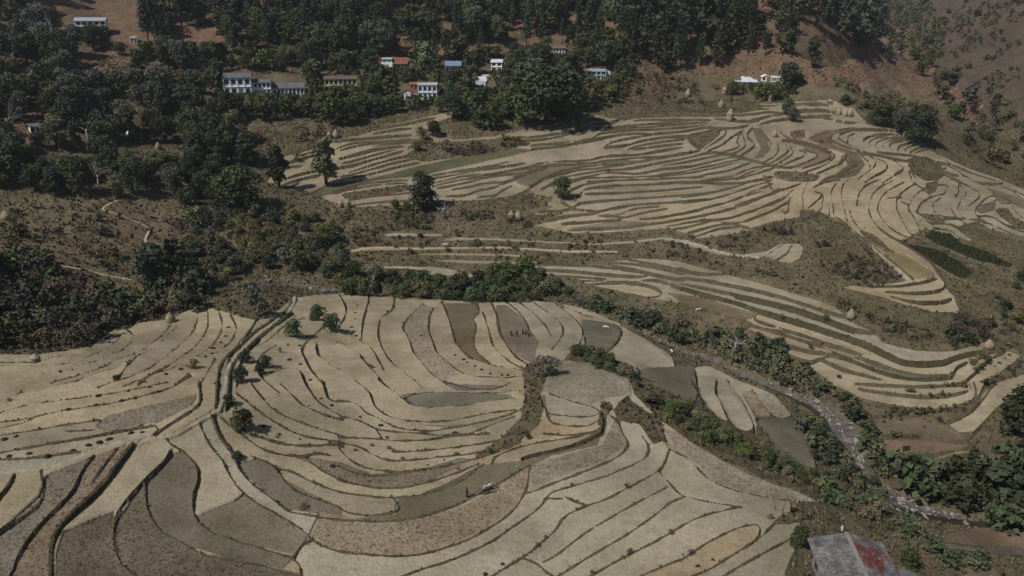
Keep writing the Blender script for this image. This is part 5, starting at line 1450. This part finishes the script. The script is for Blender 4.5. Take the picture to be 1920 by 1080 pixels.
def person_mesh(pose):
    if pose == 'stoop':
        J = [(0,0,.88,.15,.13),(.16,0,1.05,.15,.13),(.34,0,1.16,.17,.13),(.44,0,1.20,.06),(.56,0,1.20,.10,.11),(.60,0,1.12,.085),
             (.02,.10,.80,.10),(.08,.11,.46,.07),(-.02,.11,.07,.05),(.10,.11,.03,.04),(.0,-.10,.80,.10),(.0,-.11,.46,.07),(-.12,-.11,.07,.05),(.0,-.11,.03,.04),
             (.34,.20,1.12,.065),(.42,.23,.86,.05),(.52,.18,.62,.04),(.34,-.20,1.12,.065),(.44,-.23,.86,.05),(.55,-.18,.62,.04)]
    elif pose == 'walk':
        J = [(0,0,.92,.14,.12),(0,0,1.12,.13,.11),(.03,0,1.38,.17,.12),(.04,0,1.49,.055),(.05,0,1.60,.10,.11),(.07,0,1.68,.085),
             (0,.10,.84,.10),(.14,.10,.48,.07),(.20,.10,.07,.05),(.32,.10,.03,.04),(0,-.10,.84,.10),(-.06,-.10,.48,.07),(-.26,-.10,.09,.05),(-.16,-.10,.03,.04),
             (.02,.21,1.36,.065),(.12,.25,1.08,.05),(.34,.20,.98,.04),(.02,-.21,1.36,.065),(.10,-.25,1.08,.05),(.30,-.20,1.02,.04)]
    else:
        J = [(0,0,.92,.14,.12),(0,0,1.12,.13,.11),(0,0,1.38,.17,.12),(0,0,1.49,.055),(.01,0,1.60,.10,.11),(.02,0,1.68,.085),
             (0,.10,.84,.10),(.02,.11,.48,.07),(0,.11,.07,.05),(.12,.11,.03,.04),(0,-.10,.84,.10),(.03,-.11,.48,.07),(.0,-.11,.07,.05),(.12,-.11,.03,.04),
             (0,.21,1.36,.065),(0,.27,1.08,.05),(.08,.26,.84,.04),(0,-.21,1.36,.065),(0,-.27,1.08,.05),(.10,-.25,.84,.04)]
    h = J[16]; g = J[19]; n = len(J); B = [(0,1),(1,2),(2,3),(3,4),(4,5),(0,6),(6,7),(7,8),(8,9),(0,10),(10,11),(11,12),(12,13),(2,14),(14,15),(15,16),(2,17),(17,18),(18,19)]
    for (hand, hi, sy) in ((h, 16, 1), (g, 19, -1)):                     # palm and five fingers
        for f in range(4):
            J.append((hand[0]+.03+.012*(2-abs(f-1.5)), hand[1]+sy*(f-1.5)*.022, hand[2]-.10-.01*(2-abs(f-1.5)), .010)); B.append((hi, len(J)-1))
        J.append((hand[0]+.05, hand[1]-sy*.04, hand[2]-.05, .011)); B.append((hi, len(J)-1))
    return skin_mesh('body', J, B, 0)
def cloth_mat(n, c): return material(n, c, .9, [(4, 3, .4, .6, ('mul', (.7,.7,.7)), .5)], spec=.1)
M_skin = cloth_mat('brown_skin', (.16,.09,.06)); M_hair = cloth_mat('black_hair', (.012,.01,.01))
PM = {k: person_mesh(k) for k in ('stoop', 'walk', 'stand')}
for m in PM.values(): m.materials.append(M_skin)
def person(u, v, pose, rz, top, low, label, group=None):
    p = on_ground(u, v); o = link('person', PM[pose], label=label, cat='person', group=group, loc=(p.x, p.y, p.z)); o.rotation_euler = (0, 0, rz)
    lean = {'stoop': ((.05,.88),(.34,1.17)), 'walk': ((0,.92),(.03,1.42)), 'stand': ((0,.92),(0,1.42))}[pose]; (x0, z0), (x1, z1) = lean; hx, hz = {'stoop': (.585,1.19), 'walk': (.055,1.66), 'stand': (.015,1.66)}[pose]
    def ring(c, r, prof, n=12):
        b = MB()
        for (cx, cz, rx, ry) in prof:
            for k in range(n): a = 6.283*k/n; b.v.append((cx+rx*math.cos(a), ry*math.sin(a), cz))
        for i in range(len(prof)-1):
            for k in range(n): b.f.append((i*n+k, i*n+(k+1) % n, (i+1)*n+(k+1) % n, (i+1)*n+k))
        return b
    sh_ = ring(0, 0, [(x0, z0-.06, .20, .23), (x0+(x1-x0)*.4, z0+(z1-z0)*.4, .18, .21), (x0+(x1-x0)*.8, z0+(z1-z0)*.8, .19, .25), (x1, z1, .15, .24), (x1+.02, z1+.05, .07, .08)]); sh_.build('shirt', top, o, True)
    ring(0, 0, [(.02, .16, .26, .27), (.02, .5, .22, .24), (x0, .80, .20, .22), (x0, .93, .18, .20)]).build('skirt' if low is not None else 'skirt', low, o, True)
    ring(0, 0, [(hx-.03, hz-.06, .115, .115), (hx-.02, hz+.03, .13, .125), (hx-.01, hz+.10, .09, .09), (hx, hz+.13, .02, .02)]).build('headscarf', top if rnd.random() < .5 else M_hair, o, True)
    return o
C_red = cloth_mat('red_cloth', (.30,.03,.03)); C_dark = cloth_mat('dark_cloth', (.04,.035,.04)); C_brown = cloth_mat('brown_cloth', (.10,.06,.04)); C_blue = cloth_mat('blue_cloth', (.06,.08,.16)); C_white = cloth_mat('white_cloth', (.65,.63,.58)); C_mag = cloth_mat('maroon_cloth', (.10,.025,.04))
person(959, 629, 'stoop', 2.6, C_brown, C_dark, 'person in brown stooping over the brown field, leftmost of the group')
person(969, 631, 'stand', 1.2, C_dark, C_brown, 'person in dark clothes standing second from left in the brown field')
person(980, 627, 'stand', -.6, C_mag, C_dark, 'person in maroon standing in the middle of the group in the brown field')
person(985, 628, 'stoop', .5, C_dark, C_dark, 'person in dark clothes stooping fourth from left in the brown field')
person(992, 631, 'stoop', 3.6, C_blue, C_brown, 'person in blue stooping at the right end of the group')
M_oxw = cloth_mat('white_hide', (.60,.56,.50)); M_oxb = cloth_mat('dark_hide', (.05,.04,.035))
OXW = ox_mesh(); OXW.materials.append(M_oxw); OXD = ox_mesh(True); OXD.materials.append(M_oxw); OXB = OXW.copy(); OXB.materials.clear(); OXB.materials.append(M_oxb)
def ox(u, v, me, rz, label, s=.75, cat='bullock'):
    p = on_ground(u, v); o = link(cat, me, label=label, cat=cat, loc=(p.x, p.y, p.z)); o.rotation_euler = (0, 0, rz); o.scale = (s, s, s); return p
a1 = ox(913, 919, OXW, R(28), 'white bullock on the far side of the ploughing pair'); a2 = ox(911, 926, OXB, R(28), 'dark bullock on the near side of the ploughing pair')
mid = (a1+a2)/2; fw = Vector((math.cos(R(28)), math.sin(R(28)), 0)); sd_ = Vector((-fw.y, fw.x, 0))
pl = link('plough', None, label='wooden plough and yoke drawn by the two bullocks', cat='plough', loc=mid); pl.rotation_euler = (0, 0, R(28)); hw_ = (a1-a2).length/2+.3
MB().tube([(.75, -hw_, 1.62), (.75, hw_, 1.62)], [.06, .06], 6).build('yoke', M_wood, pl); MB().tube([(.75, 0, 1.55), (-1.6, 0, .75), (-2.6, 0, .25)], [.05, .06, .07], 6).build('beam', M_wood, pl)
MB().tube([(-2.2, 0, .02), (-2.9, 0, .22)], [.04, .10], 5).build('share', M_greymetal, pl); MB().tube([(-2.7, 0, .25), (-3.0, 0, .98)], [.05, .035], 5).build('handle', M_wood, pl)
q = mid-fw*3.4; uu, vv = project(q.x, q.y, height_at(q.x, q.y)); person(uu, vv, 'walk', R(28), C_dark, C_brown, 'ploughman in dark clothes walking behind the two bullocks')
ox(1137, 617, OXD, R(160), 'white cow grazing in the olive field of the near bowl', cat='cow'); ox(1259, 662, OXD, R(100), 'white cow at the tip of the tongue-shaped field', cat='cow'); ox(1308, 584, OXW, R(10), 'white cow on the strip above the stream, below the curved terraces', cat='cow')
ox(836, 463, OXW, R(190), 'pale cow on the thin long path terrace', 1.0, cat='cow'); ox(220, 712, OXB, R(20), 'dark cow lying low in the left fields', cat='cow')
person(1577, 1003, 'stand', -1.2, C_white, C_dark, 'person in a white top on the path behind the stone-roofed house')

# ------------------------------------------------------------------ grass tufts on the risers and dry growth on rough ground
def tufts(name, label, mask, n, size, col, seed, blades=3):
    g = np.random.RandomState(seed); f = np.flatnonzero(mask.ravel()); area = (np.diff(rad)[:, None]*rc[:, None]*(azs[1]-azs[0])).repeat(NA, 1).ravel()[f]
    f = g.choice(f, n, p=area/area.sum()); i, j = f//NA, f % NA; a, b = g.rand(n), g.rand(n)
    X0 = X[i, j]*(1-a)*(1-b)+X[i+1, j]*a*(1-b)+X[i, j+1]*(1-a)*b+X[i+1, j+1]*a*b; Y0 = Y[i, j]*(1-a)*(1-b)+Y[i+1, j]*a*(1-b)+Y[i, j+1]*(1-a)*b+Y[i+1, j+1]*a*b; Z_ = Z[i, j]*(1-a)*(1-b)+Z[i+1, j]*a*(1-b)+Z[i, j+1]*(1-a)*b+Z[i+1, j+1]*a*b
    s = g.uniform(*size, n)*g.choice([.6, 1, 1, 1.5], n); vs3 = []
    for k in range(blades):
        t = g.rand(n)*6.283; w = s*.55; dx, dy = np.cos(t)*w, np.sin(t)*w; lx, ly = g.normal(size=n)*s*.35, g.normal(size=n)*s*.35
        vs3.append(np.stack([np.stack([X0-dx, Y0-dy, Z_-.05], 1), np.stack([X0+dx, Y0+dy, Z_-.05], 1), np.stack([X0+lx, Y0+ly, Z_+s*g.uniform(.6, 1.1, n)], 1)], 1))
    v = np.concatenate(vs3).reshape(-1, 3); me = np_mesh(name, v, np.arange(len(v)).reshape(-1, 3), False)
    m = material(name, col[0], .9, [(.4, 3, .42, .62, ('mix', col[1]), .85), (1.3, 3, .4, .65, ('mul', (.6,.6,.55)), .7)], spec=.1); link(name, me, m, kind='stuff', label=label)
vis = (U > -60) & (U < 1980) & (V > 100) & (V < 1140) & ~hidden
near = V > 540
tufts('riser_grass', 'tufts of dry and green grass along the terrace edges', vis & np.isin(cls, [CI['riser'], CI['dyke'], CI['ditch']]), 34000, (.10, .30), ((.11,.098,.052), (.17,.135,.085)), 1)
tufts('dry_growth', 'dry grass and low weeds over the rough ground between the fields', vis & (cls == CI['scrub']) & (V > 190), 60000, (.25, .7), ((.12,.11,.06), (.19,.15,.10)), 2)
tufts('stubble_tufts', 'short stubble clumps left in the rough fields', vis & np.isin(cls, [CI['stubble'], CI['darkstubble'], CI['palestub']]), 24000, (.06, .15), ((.22,.18,.125), (.15,.115,.08)), 3, 2)
tufts('crop_leaves', 'dense green crop in the dark strips at right', vis & (cls == CI['crop']), 9000, (.2, .45), ((.042,.05,.024), (.06,.062,.03)), 6, 2)
tufts('slope_growth', 'dry weeds on the red-brown slopes', vis & np.isin(cls, [CI['red'], CI['slope']]), 18000, (.4, 1.0), ((.15,.12,.07), (.17,.115,.08)), 4, 2)

# ------------------------------------------------------------------ the hazy air of the valley
hz = MB().box(-1500, 1500, -60, 2000, -60, 420).build('haze', None); hz['kind'] = 'stuff'; hz['label'] = 'thin pale haze filling the valley'
hm = bpy.data.materials.new('haze'); hm.use_nodes = True; hn = hm.node_tree; hn.nodes.clear(); ho = hn.nodes.new('ShaderNodeOutputMaterial'); hv = hn.nodes.new('ShaderNodeVolumePrincipled')
hv.inputs['Color'].default_value = (.82, .88, .95, 1); hv.inputs['Density'].default_value = .00008; hv.inputs['Anisotropy'].default_value = .2
hn.links.new(hv.outputs[0], ho.inputs['Volume']); hz.data.materials.clear(); hz.data.materials.append(hm)
